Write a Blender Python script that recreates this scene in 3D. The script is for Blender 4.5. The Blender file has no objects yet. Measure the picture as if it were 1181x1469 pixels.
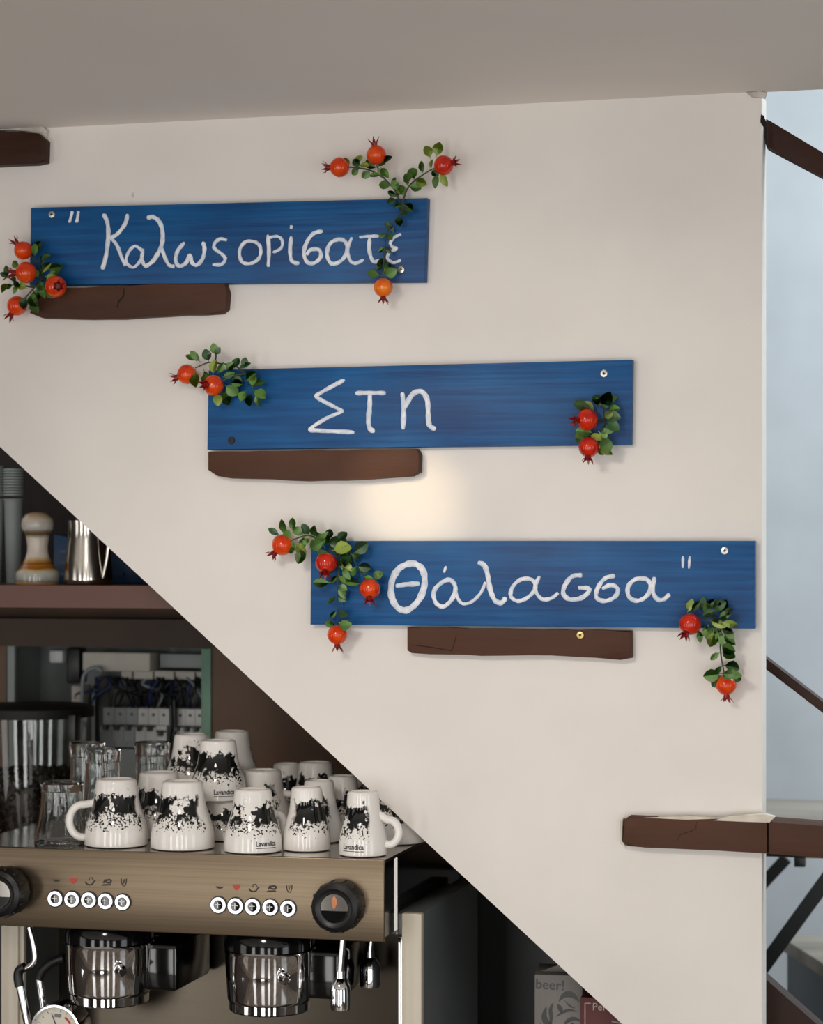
import bpy, bmesh, math, random
from mathutils import Vector, Matrix, Quaternion
random.seed(7)
PI = math.pi
SC = bpy.context.scene
COL = SC.collection

# ------------------------------------------------------------------ camera
IW, IH, F = 1181.0, 1469.0, 3200.0      # frame and focal length in pixels
YAW = math.radians(14.2)                # camera turned to the left of the wall's normal
CD, CZ, HOR = 2.30, 1.70, 800.0         # distance from the wall, eye height, horizon row
cam = bpy.data.cameras.new('camera')
cam.sensor_fit = 'HORIZONTAL'; cam.sensor_width = 36.0
cam.lens = 36.0 * F / IW
cam.shift_y = (HOR - IH / 2) / IW
cam.clip_start = 0.05
cam.dof.use_dof = True; cam.dof.focus_distance = 2.33; cam.dof.aperture_fstop = 8.0
camo = bpy.data.objects.new('camera', cam); COL.objects.link(camo)
camo.location = (0, -CD, CZ); camo.rotation_euler = (PI / 2, 0, YAW)
SC.camera = camo

# ------------------------------------------------------------------ world, lights, exposure
vs = SC.view_settings
vs.view_transform = 'Standard'; vs.look = 'None'; vs.gamma = 1.0; vs.exposure = 0.25
vs.use_curve_mapping = False
wd = bpy.data.worlds.new('sky'); SC.world = wd; wd.use_nodes = True
bg = wd.node_tree.nodes['Background']
bg.inputs[0].default_value = (0.88, 0.95, 1.0, 1); bg.inputs[1].default_value = 0.75

def area(name, loc, rot, sx, sy, power, col):
    l = bpy.data.lights.new(name, 'AREA'); l.shape = 'RECTANGLE'; l.size = sx; l.size_y = sy
    l.energy = power; l.color = col
    o = bpy.data.objects.new(name, l); COL.objects.link(o); o.location = loc; o.rotation_euler = rot
    return o
# daylight through the shop windows (openings built below, wall_rear and wall_right)
WIN = [(-2.3, 0.55), (-0.75, 0.55), (0.35, 0.4), (1.6, 0.55)]      # centre x, width
for wx, ww in WIN:
    area('window_daylight', (wx, -3.76, 1.02), (PI / 2, 0, 0), ww, 1.9, 26 * ww, (1.0, 0.975, 0.95))
area('side_window_daylight', (2.56, -2.2, 1.15), (PI / 2, 0, PI / 2), 1.2, 1.6, 10, (0.90, 0.95, 1.0))
area('stairwell_daylight', (1.3, 0.9, 3.3), (0.25, 0, 0), 1.6, 1.2, 58, (0.90, 0.97, 1.0))
area('left_glint_fill', (-3.36, -2.2, 1.15), (PI / 2, 0, -PI / 2), 1.2, 1.6, 9, (1.0, 0.975, 0.95))  # added area light before the solid left wall, for stripes in the chrome
# warm halogen lamp of the bar, up to the left of the signs
sp = bpy.data.lights.new('halogen_lamp', 'SPOT'); sp.energy = 4.0; sp.color = (1.0, 0.80, 0.52)
sp.spot_size = math.radians(17); sp.spot_blend = 1.0; sp.shadow_soft_size = 0.012
spo = bpy.data.objects.new('halogen_lamp', sp); COL.objects.link(spo)

# added unseen spot that brightens the middle of the wall and the signs
wl = bpy.data.lights.new('wall_wash_fill', 'SPOT'); wl.energy = 22; wl.color = (1.0, 0.93, 0.86)
wl.spot_size = math.radians(54); wl.spot_blend = 1.0; wl.shadow_soft_size = 0.12
wlo = bpy.data.objects.new('wall_wash_fill', wl); COL.objects.link(wlo)

# ------------------------------------------------------------------ projection helper: pixel of the photo -> point of the plane y
CA, SA = math.cos(YAW), math.sin(YAW)
def P(px, py, y=0.0):
    r = (px - IW / 2) / F; u = -(py - HOR) / F
    dx, dy, dz = r * CA - SA, r * SA + CA, u
    t = (y + CD) / dy
    return Vector((dx * t, y, CZ + dz * t))
def S(px, y=0.0):                        # metres per pixel there
    r = (px - IW / 2) / F
    return (y + CD) / (r * SA + CA) / F

spo.location = P(330, 560, -0.42) + Vector((-0.10, 0, 0.10))
wlo.location = P(430, 160, 0) + Vector((0, -1.35, -0.06)); wlo.rotation_euler = (P(660, 1000, 0) - wlo.location).to_track_quat('-Z', 'Y').to_euler()
d = P(585, 712, 0) - spo.location
spo.rotation_euler = d.to_track_quat('-Z', 'Y').to_euler()

# ------------------------------------------------------------------ materials
def lin(c):
    return tuple(((v / 255.0) / 12.92 if v <= 10 else (((v / 255.0) + 0.055) / 1.055) ** 2.4) for v in c) + (1,)
MATS = {}
def mat(name, rgb, rough=0.5, metal=0.0, var=0.0, vscale=8.0, bump=0.0, bscale=60.0, stretch=(1, 1, 1), rgb2=None, **kw):
    if name in MATS: return MATS[name]
    m = bpy.data.materials.new(name); m.use_nodes = True
    nt = m.node_tree; b = nt.nodes['Principled BSDF']; L = nt.links.new
    b.inputs['Base Color'].default_value = lin(rgb)
    b.inputs['Roughness'].default_value = rough; b.inputs['Metallic'].default_value = metal
    for k, v in kw.items(): b.inputs[k.replace('_', ' ')].default_value = v
    tc = nt.nodes.new('ShaderNodeTexCoord'); mp = nt.nodes.new('ShaderNodeMapping')
    mp.inputs['Scale'].default_value = stretch; L(tc.outputs['Object'], mp.inputs['Vector'])
    if var or rgb2:
        n = nt.nodes.new('ShaderNodeTexNoise'); n.inputs['Scale'].default_value = vscale
        n.inputs['Detail'].default_value = 5; L(mp.outputs[0], n.inputs['Vector'])
        cr = nt.nodes.new('ShaderNodeValToRGB')
        c2 = rgb2 or tuple(max(0, v * (1 - var)) for v in rgb)
        cr.color_ramp.elements[0].position = 0.35; cr.color_ramp.elements[1].position = 0.68
        cr.color_ramp.elements[0].color = lin(c2); cr.color_ramp.elements[1].color = lin(rgb)
        L(n.outputs[0], cr.inputs[0]); L(cr.outputs[0], b.inputs['Base Color'])
    if bump:
        n2 = nt.nodes.new('ShaderNodeTexNoise'); n2.inputs['Scale'].default_value = bscale
        n2.inputs['Detail'].default_value = 6; L(mp.outputs[0], n2.inputs['Vector'])
        bp = nt.nodes.new('ShaderNodeBump'); bp.inputs['Strength'].default_value = bump
        bp.inputs['Distance'].default_value = 0.004
        L(n2.outputs[0], bp.inputs['Height']); L(bp.outputs[0], b.inputs['Normal'])
    MATS[name] = m
    return m
M_wall = mat('white_plaster_paint', (233, 227, 220), 0.7, var=0.03, vscale=6, bump=0.10, bscale=35)
def scuffs(m):
    nt = m.node_tree; b = nt.nodes['Principled BSDF']; src = b.inputs['Base Color'].links[0].from_socket
    tc = nt.nodes.new('ShaderNodeTexCoord'); mp = nt.nodes.new('ShaderNodeMapping'); mp.inputs['Scale'].default_value = (1, 1, 0.6); nt.links.new(tc.outputs['Object'], mp.inputs[0])
    a = nt.nodes.new('ShaderNodeTexNoise'); a.inputs['Scale'].default_value = 55; a.inputs['Detail'].default_value = 2; nt.links.new(mp.outputs[0], a.inputs['Vector'])
    r = nt.nodes.new('ShaderNodeMapRange'); r.inputs[1].default_value = 0.765; r.inputs[2].default_value = 0.80; r.inputs[3].default_value = 0; r.inputs[4].default_value = 0.4; nt.links.new(a.outputs[0], r.inputs[0])
    a2 = nt.nodes.new('ShaderNodeTexNoise'); a2.inputs['Scale'].default_value = 3.5; a2.inputs['Detail'].default_value = 6; nt.links.new(tc.outputs['Object'], a2.inputs['Vector'])
    r2 = nt.nodes.new('ShaderNodeMapRange'); r2.inputs[1].default_value = 0.52; r2.inputs[2].default_value = 0.75; r2.inputs[3].default_value = 0; r2.inputs[4].default_value = 0.10; nt.links.new(a2.outputs[0], r2.inputs[0])
    ad = nt.nodes.new('ShaderNodeMath'); ad.operation = 'ADD'; nt.links.new(r.outputs[0], ad.inputs[0]); nt.links.new(r2.outputs[0], ad.inputs[1])
    x = nt.nodes.new('ShaderNodeMix'); x.data_type = 'RGBA'; nt.links.new(ad.outputs[0], x.inputs[0]); nt.links.new(src, x.inputs[6]); x.inputs[7].default_value = lin((128, 122, 118))
    nt.links.new(x.outputs[2], b.inputs['Base Color'])
scuffs(M_wall)
M_ceil = mat('ceiling_paint', (240, 232, 224), 0.8, var=0.02, vscale=3)
M_blue_wall = mat('stairwell_paint', (206, 214, 220), 0.7, var=0.05, vscale=7, bump=0.15, bscale=20)
M_brown = mat('brown_wood_paint', (86, 53, 36), 0.6, var=0.22, vscale=14, bump=0.45, bscale=55, stretch=(0.25, 1, 1), Specular_IOR_Level=0.25)
M_darkbrown = mat('dark_brown_paint', (56, 30, 19), 0.55, var=0.2, vscale=12, bump=0.3, stretch=(0.3, 1, 1), Specular_IOR_Level=0.25)
M_crack = mat('crack_dark', (28, 15, 10), 0.9)
M_floor = mat('floor_tiles_brown', (128, 116, 104), 0.05, var=0.25, vscale=4)
M_room = mat('room_wall_paint', (78, 68, 60), 0.7, var=0.03, vscale=3)
M_frame = mat('window_frame_dark', (46, 34, 28), 0.4)
M_nook = mat('nook_brown_panel', (104, 74, 50), 0.55, var=0.15, vscale=9, bump=0.15, stretch=(1, 1, 0.3))
M_soffit = mat('soffit_brown', (66, 50, 38), 0.7, var=0.2, vscale=6)
M_shelf = mat('shelf_brown', (104, 66, 52), 0.45, var=0.12, vscale=10, stretch=(0.2, 1, 1))
M_plaster = mat('raw_plaster', (214, 206, 196), 0.9, var=0.15, vscale=80, bump=0.8, bscale=150)
M_cream = mat('peeled_cream', (222, 212, 196), 0.8, var=0.1, vscale=60)
M_steel = mat('screw_steel', (196, 192, 184), 0.35, 0.9)
M_brass = mat('screw_brass', (196, 168, 110), 0.35, 0.9)
M_hole = mat('screw_recess', (40, 34, 30), 0.7)
M_white = mat('white_brush_paint', (250, 250, 252), 0.55, var=0.10, vscale=120, bump=0.4, bscale=260, rgb2=(212, 220, 232))
M_stem = mat('sprig_stem', (46, 58, 30), 0.5)
M_chrome = mat('chrome', (225, 225, 226), 0.05, 1.0)
M_steelp = mat('polished_steel', (205, 200, 192), 0.16, 1.0)
M_black = mat('black_plastic', (16, 16, 17), 0.38)
M_blackg = mat('black_gloss', (9, 10, 11), 0.10)
M_porc = mat('white_porcelain', (236, 232, 226), 0.05)
M_ink = mat('cup_print_ink', (22, 20, 20), 0.3)
M_bodycream = mat('machine_cream_enamel', (196, 186, 168), 0.3)
M_bodygrey = mat('machine_grey_side', (92, 98, 98), 0.35)
M_bean = mat('roasted_beans', (44, 26, 17), 0.4, var=0.35, vscale=60)
M_greyplastic = mat('grey_plastic', (150, 158, 156), 0.5, var=0.08)
M_breaker = mat('breaker_plastic', (205, 206, 204), 0.5)
M_breakerg = mat('breaker_grey', (150, 156, 156), 0.5)
M_duct = mat('cable_duct', (206, 202, 190), 0.6, var=0.08, vscale=20)
M_green = mat('mint_metal_frame', (118, 160, 136), 0.5, var=0.08)
M_wireblue = mat('blue_wire', (18, 38, 92), 0.4)
M_wireblack = mat('black_wire', (14, 15, 18), 0.4)
M_wiregrey = mat('grey_wire', (138, 148, 150), 0.4)
M_crate = mat('blue_plastic', (12, 66, 110), 0.35)
M_steelblack = mat('black_steel', (26, 34, 36), 0.4)
M_greywood = mat('worn_grey_wood', (150, 144, 132), 0.7, var=0.25, vscale=12, bump=0.3, stretch=(0.2, 1, 1))
M_red_shaded = mat('red_carton', (92, 13, 13), 0.5)  # red darkened, the nook's shade is in the colour
M_paper_shaded = mat('shaded_white_carton', (140, 135, 130), 0.6)  # white greyed down, nook shade put into the colour
M_redcup = mat('icon_red', (178, 50, 30), 0.4)
M_amber = mat('amber_reflection_paint', (196, 120, 66), 0.3)  # orange part of the reflection painted on the knob discs
M_gaugeface = mat('gauge_face', (214, 208, 192), 0.5)
M_gaugered = mat('gauge_red', (190, 40, 34), 0.5)
M_calyx = mat('calyx_red', (140, 18, 18), 0.35, var=0.25, vscale=300)
M_leaf = [mat('leaf_dark', (56, 102, 46), 0.38, var=0.25, vscale=90),
          mat('leaf_mid', (104, 150, 60), 0.38, var=0.25, vscale=90),
          mat('leaf_light', (160, 182, 76), 0.38, var=0.2, vscale=90)]
M_pom = mat('pomegranate_skin', (230, 84, 8), 0.13, vscale=60, rgb2=(204, 44, 10))
M_pom2 = mat('pomegranate_skin_red', (214, 50, 10), 0.13, vscale=60, rgb2=(178, 26, 12))
M_pom3 = mat('pomegranate_skin_amber', (240, 138, 22), 0.13, vscale=70, rgb2=(224, 84, 22))

def mat_glass():
    m = bpy.data.materials.new('clear_glass'); m.use_nodes = True
    b = m.node_tree.nodes['Principled BSDF']
    b.inputs['Base Color'].default_value = (0.96, 0.98, 0.97, 1); b.inputs['Roughness'].default_value = 0.02
    b.inputs['Transmission Weight'].default_value = 1.0; b.inputs['IOR'].default_value = 1.45
    return m
M_glass = mat_glass()
def mat_board():                         # blue paint brushed thinly along the plank
    m = bpy.data.materials.new('blue_brushed_paint'); m.use_nodes = True
    nt = m.node_tree; b = nt.nodes['Principled BSDF']; L = nt.links.new
    tc = nt.nodes.new('ShaderNodeTexCoord'); mp = nt.nodes.new('ShaderNodeMapping')
    mp.inputs['Scale'].default_value = (9, 60, 170); L(tc.outputs['Object'], mp.inputs[0])
    n = nt.nodes.new('ShaderNodeTexNoise'); n.inputs['Scale'].default_value = 1.0; n.inputs['Detail'].default_value = 7
    L(mp.outputs[0], n.inputs['Vector'])
    n3 = nt.nodes.new('ShaderNodeTexNoise'); n3.inputs['Scale'].default_value = 9; n3.inputs['Detail'].default_value = 2
    L(tc.outputs['Object'], n3.inputs['Vector'])
    mx = nt.nodes.new('ShaderNodeMath'); mx.operation = 'MULTIPLY_ADD'; mx.inputs[1].default_value = 0.55
    L(n3.outputs[0], mx.inputs[0]); 
    mm = nt.nodes.new('ShaderNodeMath'); mm.operation = 'MULTIPLY'; mm.inputs[1].default_value = 0.5
    L(n.outputs[0], mm.inputs[0]); L(mm.outputs[0], mx.inputs[2])
    cr = nt.nodes.new('ShaderNodeValToRGB'); e = cr.color_ramp.elements
    e[0].position = 0.40; e[0].color = lin((0, 60, 114)); e[1].position = 0.68; e[1].color = lin((8, 92, 150))
    L(mx.outputs[0], cr.inputs[0]); L(cr.outputs[0], b.inputs['Base Color'])
    b.inputs['Roughness'].default_value = 0.45; b.inputs['Specular IOR Level'].default_value = 0.3
    bp = nt.nodes.new('ShaderNodeBump'); bp.inputs['Strength'].default_value = 0.35; bp.inputs['Distance'].default_value = 0.002
    L(n.outputs[0], bp.inputs['Height']); L(bp.outputs[0], b.inputs['Normal'])
    return m
M_board = mat_board()
def mat_panel():                         # brushed stainless steel, warm
    m = bpy.data.materials.new('brushed_steel'); m.use_nodes = True
    nt = m.node_tree; b = nt.nodes['Principled BSDF']; L = nt.links.new
    tc = nt.nodes.new('ShaderNodeTexCoord'); mp = nt.nodes.new('ShaderNodeMapping')
    mp.inputs['Scale'].default_value = (4, 30, 900); L(tc.outputs['Object'], mp.inputs[0])
    n = nt.nodes.new('ShaderNodeTexNoise'); n.inputs['Scale'].default_value = 1; n.inputs['Detail'].default_value = 4
    L(mp.outputs[0], n.inputs['Vector'])
    cr = nt.nodes.new('ShaderNodeValToRGB'); e = cr.color_ramp.elements
    e[0].position = 0.3; e[0].color = lin((112, 99, 82)); e[1].position = 0.7; e[1].color = lin((126, 111, 92))
    L(n.outputs[0], cr.inputs[0]); L(cr.outputs[0], b.inputs['Base Color'])
    b.inputs['Metallic'].default_value = 1.0; b.inputs['Roughness'].default_value = 0.36
    b.inputs['Anisotropic'].default_value = 0.5
    return m
M_panel = mat_panel()
M_splash = mat('splash_steel', (68, 62, 54), 0.22, 1.0, var=0.05, vscale=10, stretch=(1, 1, 40))
def mat_print():                         # white porcelain with an inky black woodland print on its front half
    m = bpy.data.materials.new('printed_porcelain'); m.use_nodes = True
    nt = m.node_tree; b = nt.nodes['Principled BSDF']; L = nt.links.new; N = nt.nodes.new
    def math_(op, a=None, b_=None, va=None, vb=None):
        x = N('ShaderNodeMath'); x.operation = op
        if a is not None: L(a, x.inputs[0])
        if b_ is not None: L(b_, x.inputs[1])
        if va is not None: x.inputs[0].default_value = va
        if vb is not None: x.inputs[1].default_value = vb
        return x.outputs[0]
    def ramp(v, a0, a1, b0, b1):
        x = N('ShaderNodeMapRange'); x.interpolation_type = 'SMOOTHSTEP'
        for i, q in enumerate((a0, a1, b0, b1)): x.inputs[i + 1].default_value = q
        L(v, x.inputs[0]); return x.outputs[0]
    tc = N('ShaderNodeTexCoord'); oi = N('ShaderNodeObjectInfo')
    sep = N('ShaderNodeSeparateXYZ'); L(tc.outputs['Generated'], sep.inputs[0])
    off = N('ShaderNodeVectorMath'); off.operation = 'MULTIPLY_ADD'; off.inputs[1].default_value = (0.001,) * 3
    mul = N('ShaderNodeVectorMath'); mul.operation = 'SCALE'; mul.inputs['Scale'].default_value = 1.0
    cmb = N('ShaderNodeCombineXYZ')
    sc_ = math_('MULTIPLY', oi.outputs['Random'], vb=7.0)
    for i in range(3): L(sc_, cmb.inputs[i])
    add = N('ShaderNodeVectorMath'); add.operation = 'ADD'
    L(tc.outputs['Object'], add.inputs[0]); L(cmb.outputs[0], add.inputs[1])
    def noise(scale, det):
        n = N('ShaderNodeTexNoise'); n.inputs['Scale'].default_value = scale; n.inputs['Detail'].default_value = det
        L(add.outputs[0], n.inputs['Vector']); return n.outputs[0]
    x, y, z = sep.outputs
    big = noise(34, 7); fine = noise(420, 4); med = noise(140, 3)
    # crown band of the print, ragged top
    zz = math_('ADD', z, math_('MULTIPLY', math_('SUBTRACT', med, vb=0.5), vb=0.50))
    b1 = math_('MULTIPLY', ramp(zz, 0.42, 0.50, 0, 1), ramp(zz, 0.76, 0.80, 1, 0))
    fr = ramp(math_('ADD', y, math_('MULTIPLY', math_('SUBTRACT', big, vb=0.5), vb=0.5)), 0.36, 0.42, 1, 0)
    solid = math_('MULTIPLY', ramp(math_('ADD', big, math_('MULTIPLY', med, vb=0.35)), 0.60, 0.625, 0, 1), b1)
    # speckled lower ground
    b2 = math_('MULTIPLY', ramp(zz, 0.24, 0.42, 0, 1), ramp(zz, 0.52, 0.60, 1, 0))
    spk = ramp(math_('ADD', math_('MULTIPLY', fine, vb=1.0), math_('MULTIPLY', b2, vb=0.10)), 0.61, 0.64, 0, 1)
    spk = math_('MULTIPLY', spk, ramp(b2, 0.03, 0.12, 0, 1))
    ink = math_('MULTIPLY', math_('MAXIMUM', solid, spk), fr)
    mx = N('ShaderNodeMix'); mx.data_type = 'RGBA'
    L(ink, mx.inputs[0]); mx.inputs[6].default_value = lin((236, 232, 226)); mx.inputs[7].default_value = lin((18, 20, 20))
    L(mx.outputs[2], b.inputs['Base Color']); b.inputs['Roughness'].default_value = 0.05
    return m
M_print = mat_print()
def mat_glaze():                         # stoneware glaze in bands along the height
    m = bpy.data.materials.new('banded_glaze'); m.use_nodes = True
    nt = m.node_tree; b = nt.nodes['Principled BSDF']; L = nt.links.new
    tc = nt.nodes.new('ShaderNodeTexCoord'); sp_ = nt.nodes.new('ShaderNodeSeparateXYZ'); L(tc.outputs['Generated'], sp_.inputs[0])
    n = nt.nodes.new('ShaderNodeTexNoise'); n.inputs['Scale'].default_value = 60; L(tc.outputs['Object'], n.inputs['Vector'])
    ad = nt.nodes.new('ShaderNodeMath'); ad.operation = 'MULTIPLY_ADD'; ad.inputs[1].default_value = 0.05
    L(n.outputs[0], ad.inputs[0]); L(sp_.outputs[2], ad.inputs[2])
    cr = nt.nodes.new('ShaderNodeValToRGB'); el = cr.color_ramp.elements
    stops = [(0.0, (172, 120, 76)), (0.055, (186, 140, 100)), (0.07, (120, 122, 112)), (0.10, (158, 160, 152)), (0.2, (186, 180, 168)),
             (0.225, (196, 166, 112)), (0.25, (150, 92, 26)), (0.29, (168, 110, 40)), (0.31, (130, 78, 24)), (0.36, (190, 150, 98)), (0.41, (206, 196, 182)),
             (0.66, (196, 186, 172)), (0.715, (90, 72, 48)), (0.75, (120, 104, 80)), (0.78, (170, 170, 164)), (0.9, (196, 186, 172)), (0.97, (190, 164, 132))]
    el[0].position = stops[0][0]; el[0].color = lin(stops[0][1]); el[1].position = stops[-1][0]; el[1].color = lin(stops[-1][1])
    for p_, c_ in stops[1:-1]:
        q = el.new(p_); q.color = lin(c_)
    L(ad.outputs[0], cr.inputs[0]); L(cr.outputs[0], b.inputs['Base Color']); b.inputs['Roughness'].default_value = 0.15
    return m
M_glaze = mat_glaze()
def mat_lit():
    m = bpy.data.materials.new('lit_button_ring'); m.use_nodes = True
    b = m.node_tree.nodes['Principled BSDF']; b.inputs['Base Color'].default_value = (0.9, 0.9, 0.95, 1)
    b.inputs['Emission Color'].default_value = (0.93, 0.94, 1.0, 1); b.inputs['Emission Strength'].default_value = 0.75
    return m
M_lit = mat_lit()

# ------------------------------------------------------------------ object helpers
def link(name, me, m, parent=None, smooth=False):
    o = bpy.data.objects.new(name, me); COL.objects.link(o)
    if m is not None and len(me.materials) == 0: me.materials.append(m)
    if smooth:
        for p in me.polygons: p.use_smooth = True
    if parent is not None: o.parent = parent
    return o
def tag(o, label, cat, group=None, kind=None):
    o['label'] = label; o['category'] = cat
    if group: o['group'] = group
    if kind: o['kind'] = kind
    return o
def struct(o): o['kind'] = 'structure'; return o
def empty(name, loc, rz=0):
    o = bpy.data.objects.new(name, None); COL.objects.link(o); o.location = loc; o.rotation_euler = (0, 0, rz)
    o.empty_display_size = 0.02
    return o
def bm_mesh(name, bm, smooth_angle=None):
    bmesh.ops.recalc_face_normals(bm, faces=bm.faces)
    me = bpy.data.meshes.new(name); bm.to_mesh(me); bm.free()
    if smooth_angle is not None:
        for p in me.polygons: p.use_smooth = True
        me.set_sharp_from_angle(angle=math.radians(smooth_angle))
    return me
def add_box(bm, x0, x1, y0, y1, z0, z1):
    v = [bm.verts.new(c) for c in ((x0, y0, z0), (x1, y0, z0), (x1, y1, z0), (x0, y1, z0), (x0, y0, z1), (x1, y0, z1), (x1, y1, z1), (x0, y1, z1))]
    for f in ((0, 1, 5, 4), (1, 2, 6, 5), (2, 3, 7, 6), (3, 0, 4, 7), (4, 5, 6, 7), (3, 2, 1, 0)): bm.faces.new([v[i] for i in f])
def box_me(x0, x1, y0, y1, z0, z1, bevel=0.0, name='box', seg=2):
    bm = bmesh.new(); add_box(bm, x0, x1, y0, y1, z0, z1)
    if bevel: bmesh.ops.bevel(bm, geom=list(bm.edges), offset=bevel, segments=seg, affect='EDGES', profile=0.5)
    return bm_mesh(name, bm, 35 if bevel else None)
def box(name, x0, x1, y0, y1, z0, z1, m, parent=None, bevel=0.0, off=None):
    if off is not None: x0, x1, y0, y1, z0, z1 = x0 - off[0], x1 - off[0], y0 - off[1], y1 - off[1], z0 - off[2], z1 - off[2]
    return link(name, box_me(x0, x1, y0, y1, z0, z1, bevel, name), m, parent)
def prism_me(pts, y0, y1, bevel=0.0, name='prism', org=(0, 0, 0)):
    # pts: (x, z) outline; the front face lies at y0
    bm = bmesh.new(); ox, oy, oz = org
    a = [bm.verts.new((x - ox, y0 - oy, z - oz)) for x, z in pts]; b = [bm.verts.new((x - ox, y1 - oy, z - oz)) for x, z in pts]
    n = len(pts); f = bm.faces.new(a); bm.faces.new(b[::-1])
    for i in range(n): bm.faces.new((a[i], b[i], b[(i + 1) % n], a[(i + 1) % n]))
    if bevel: bmesh.ops.bevel(bm, geom=list(f.edges), offset=bevel, segments=2, affect='EDGES', profile=0.5)
    return bm_mesh(name, bm, 40 if bevel else None)
def lathe_me(prof, seg=32, name='lathe', ang=40):
    bm = bmesh.new(); rings = []
    for r, z in prof:
        if r < 1e-6: rings.append([bm.verts.new((0, 0, z))])
        else: rings.append([bm.verts.new((r * math.cos(2 * PI * i / seg), r * math.sin(2 * PI * i / seg), z)) for i in range(seg)])
    for a, b in zip(rings[:-1], rings[1:]):
        for i in range(seg):
            j = (i + 1) % seg
            if len(a) == 1 and len(b) == 1: continue
            if len(a) == 1: bm.faces.new((a[0], b[i], b[j]))
            elif len(b) == 1: bm.faces.new((a[i], a[j], b[0]))
            else: bm.faces.new((a[i], a[j], b[j], b[i]))
    return bm_mesh(name, bm, ang)
def add_tube(bm, pts, rad, seg=8, closed=False, cap=True):
    pts = [Vector(p) for p in pts]; n = len(pts)
    if not isinstance(rad, (list, tuple)): rad = [rad] * n
    rings = []; up = Vector((0.13, 0.97, 0.21)).normalized()
    for i, p in enumerate(pts):
        t = (pts[(i + 1) % n] - pts[i - 1]) if closed else (pts[min(i + 1, n - 1)] - pts[max(i - 1, 0)])
        t.normalize(); a = t.cross(up)
        if a.length < 1e-4: a = t.cross(Vector((1, 0, 0)))
        a.normalize(); b = t.cross(a)
        rings.append([bm.verts.new(p + (a * math.cos(2 * PI * k / seg) + b * math.sin(2 * PI * k / seg)) * rad[i]) for k in range(seg)])
    pairs = list(zip(rings[:-1], rings[1:])) + ([(rings[-1], rings[0])] if closed else [])
    for A, B in pairs:
        for k in range(seg): bm.faces.new((A[k], A[(k + 1) % seg], B[(k + 1) % seg], B[k]))
    if cap and not closed: bm.faces.new(rings[0][::-1]); bm.faces.new(rings[-1])
def tube_me(pts, rad, seg=8, closed=False, name='tube'):
    bm = bmesh.new(); add_tube(bm, pts, rad, seg, closed); return bm_mesh(name, bm, 50)
def smooth_path(pts, n=6, closed=False):
    pts = [Vector(p) for p in pts]; out = []; N = len(pts)
    rng = range(N) if closed else range(N - 1)
    for i in rng:
        if closed: p0, p1, p2, p3 = pts[i - 1], pts[i], pts[(i + 1) % N], pts[(i + 2) % N]
        else: p0, p1, p2, p3 = pts[max(i - 1, 0)], pts[i], pts[i + 1], pts[min(i + 2, N - 1)]
        for k in range(n):
            t = k / n
            out.append(0.5 * ((2 * p1) + (p2 - p0) * t + (2 * p0 - 5 * p1 + 4 * p2 - p3) * t * t + (3 * p1 - p0 - 3 * p2 + p3) * t ** 3))
    if not closed: out.append(pts[-1])
    return out
def pxs(pts, y):                          # pixel outline -> (x, z) outline on the plane y
    return [(P(a, b, y).x, P(a, b, y).z) for a, b in pts]
def text_mesh(s, size, name='lettering', bold=0.0, depth=0.0):
    cu = bpy.data.curves.new(name, 'FONT'); cu.body = s; cu.size = size; cu.offset = bold; cu.resolution_u = 3; cu.extrude = depth
    o = bpy.data.objects.new('tmp_text', cu); COL.objects.link(o)
    dg = bpy.context.evaluated_depsgraph_get(); me = bpy.data.meshes.new_from_object(o.evaluated_get(dg))
    bpy.data.objects.remove(o); bpy.data.curves.remove(cu); me.name = name
    return me

# ================================================================== the setting
ZC = P(590, 157, 0).z                     # ceiling height at the wall
XE = P(1093, 800, 0).x                    # free right end of the white wall
XL, XR, YR = -3.4, 2.7, -3.8
BACK = 0.47                               # back of the nook under the stairs
WT = 0.05
floor = struct(box('floor', XL, XR, YR, 2.1, -0.1, 0.0, M_floor))
ceiling = struct(box('ceiling', XL, XR, YR, 0.004, ZC, ZC + 0.16, M_ceil))
# white wall with the sloping lower edge of the stair flight
e0 = P(0, 641, 0); e1 = P(893, 1469, 0); sl = (e1.z - e0.z) / (e1.x - e0.x)
zl = e0.z + sl * (XL - e0.x); 
xf = e0.x + (0 - e0.z) / sl
top_l = max(zl, 0)
pts = [(e0.x + (ZC - e0.z) / sl, ZC), (XE, ZC), (XE, 0.0), (xf if xf < XE else XE, 0.0)]
# the flight runs down to the floor; keep the free end straight
if xf >= XE: pts = [(e0.x + (ZC - e0.z) / sl, ZC), (XE, ZC), (XE, e0.z + sl * (XE - e0.x))]
wall = struct(link('wall_front', prism_me(pts, 0.0, WT, 0.0, 'wall_front'), M_wall))
# the rest of the front wall, left of the flight, up to the wall's slope
# underside of the stair flight behind the wall
nx, nz = -sl, 1.0; ln = math.hypot(nx, nz); nx, nz = nx / ln, nz / ln
th = 0.05
xa = e0.x + (ZC + 0.1 - e0.z) / sl; za = ZC + 0.1; xb = e0.x + (0.02 - e0.z) / sl; zb = 0.02
so = struct(link('ceiling_stair_soffit', prism_me([(xa, za), (xb, zb), (xb + 0.07, zb), (xa + 0.07, za)], WT, BACK, 0, 'soffit'), M_soffit))
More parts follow.
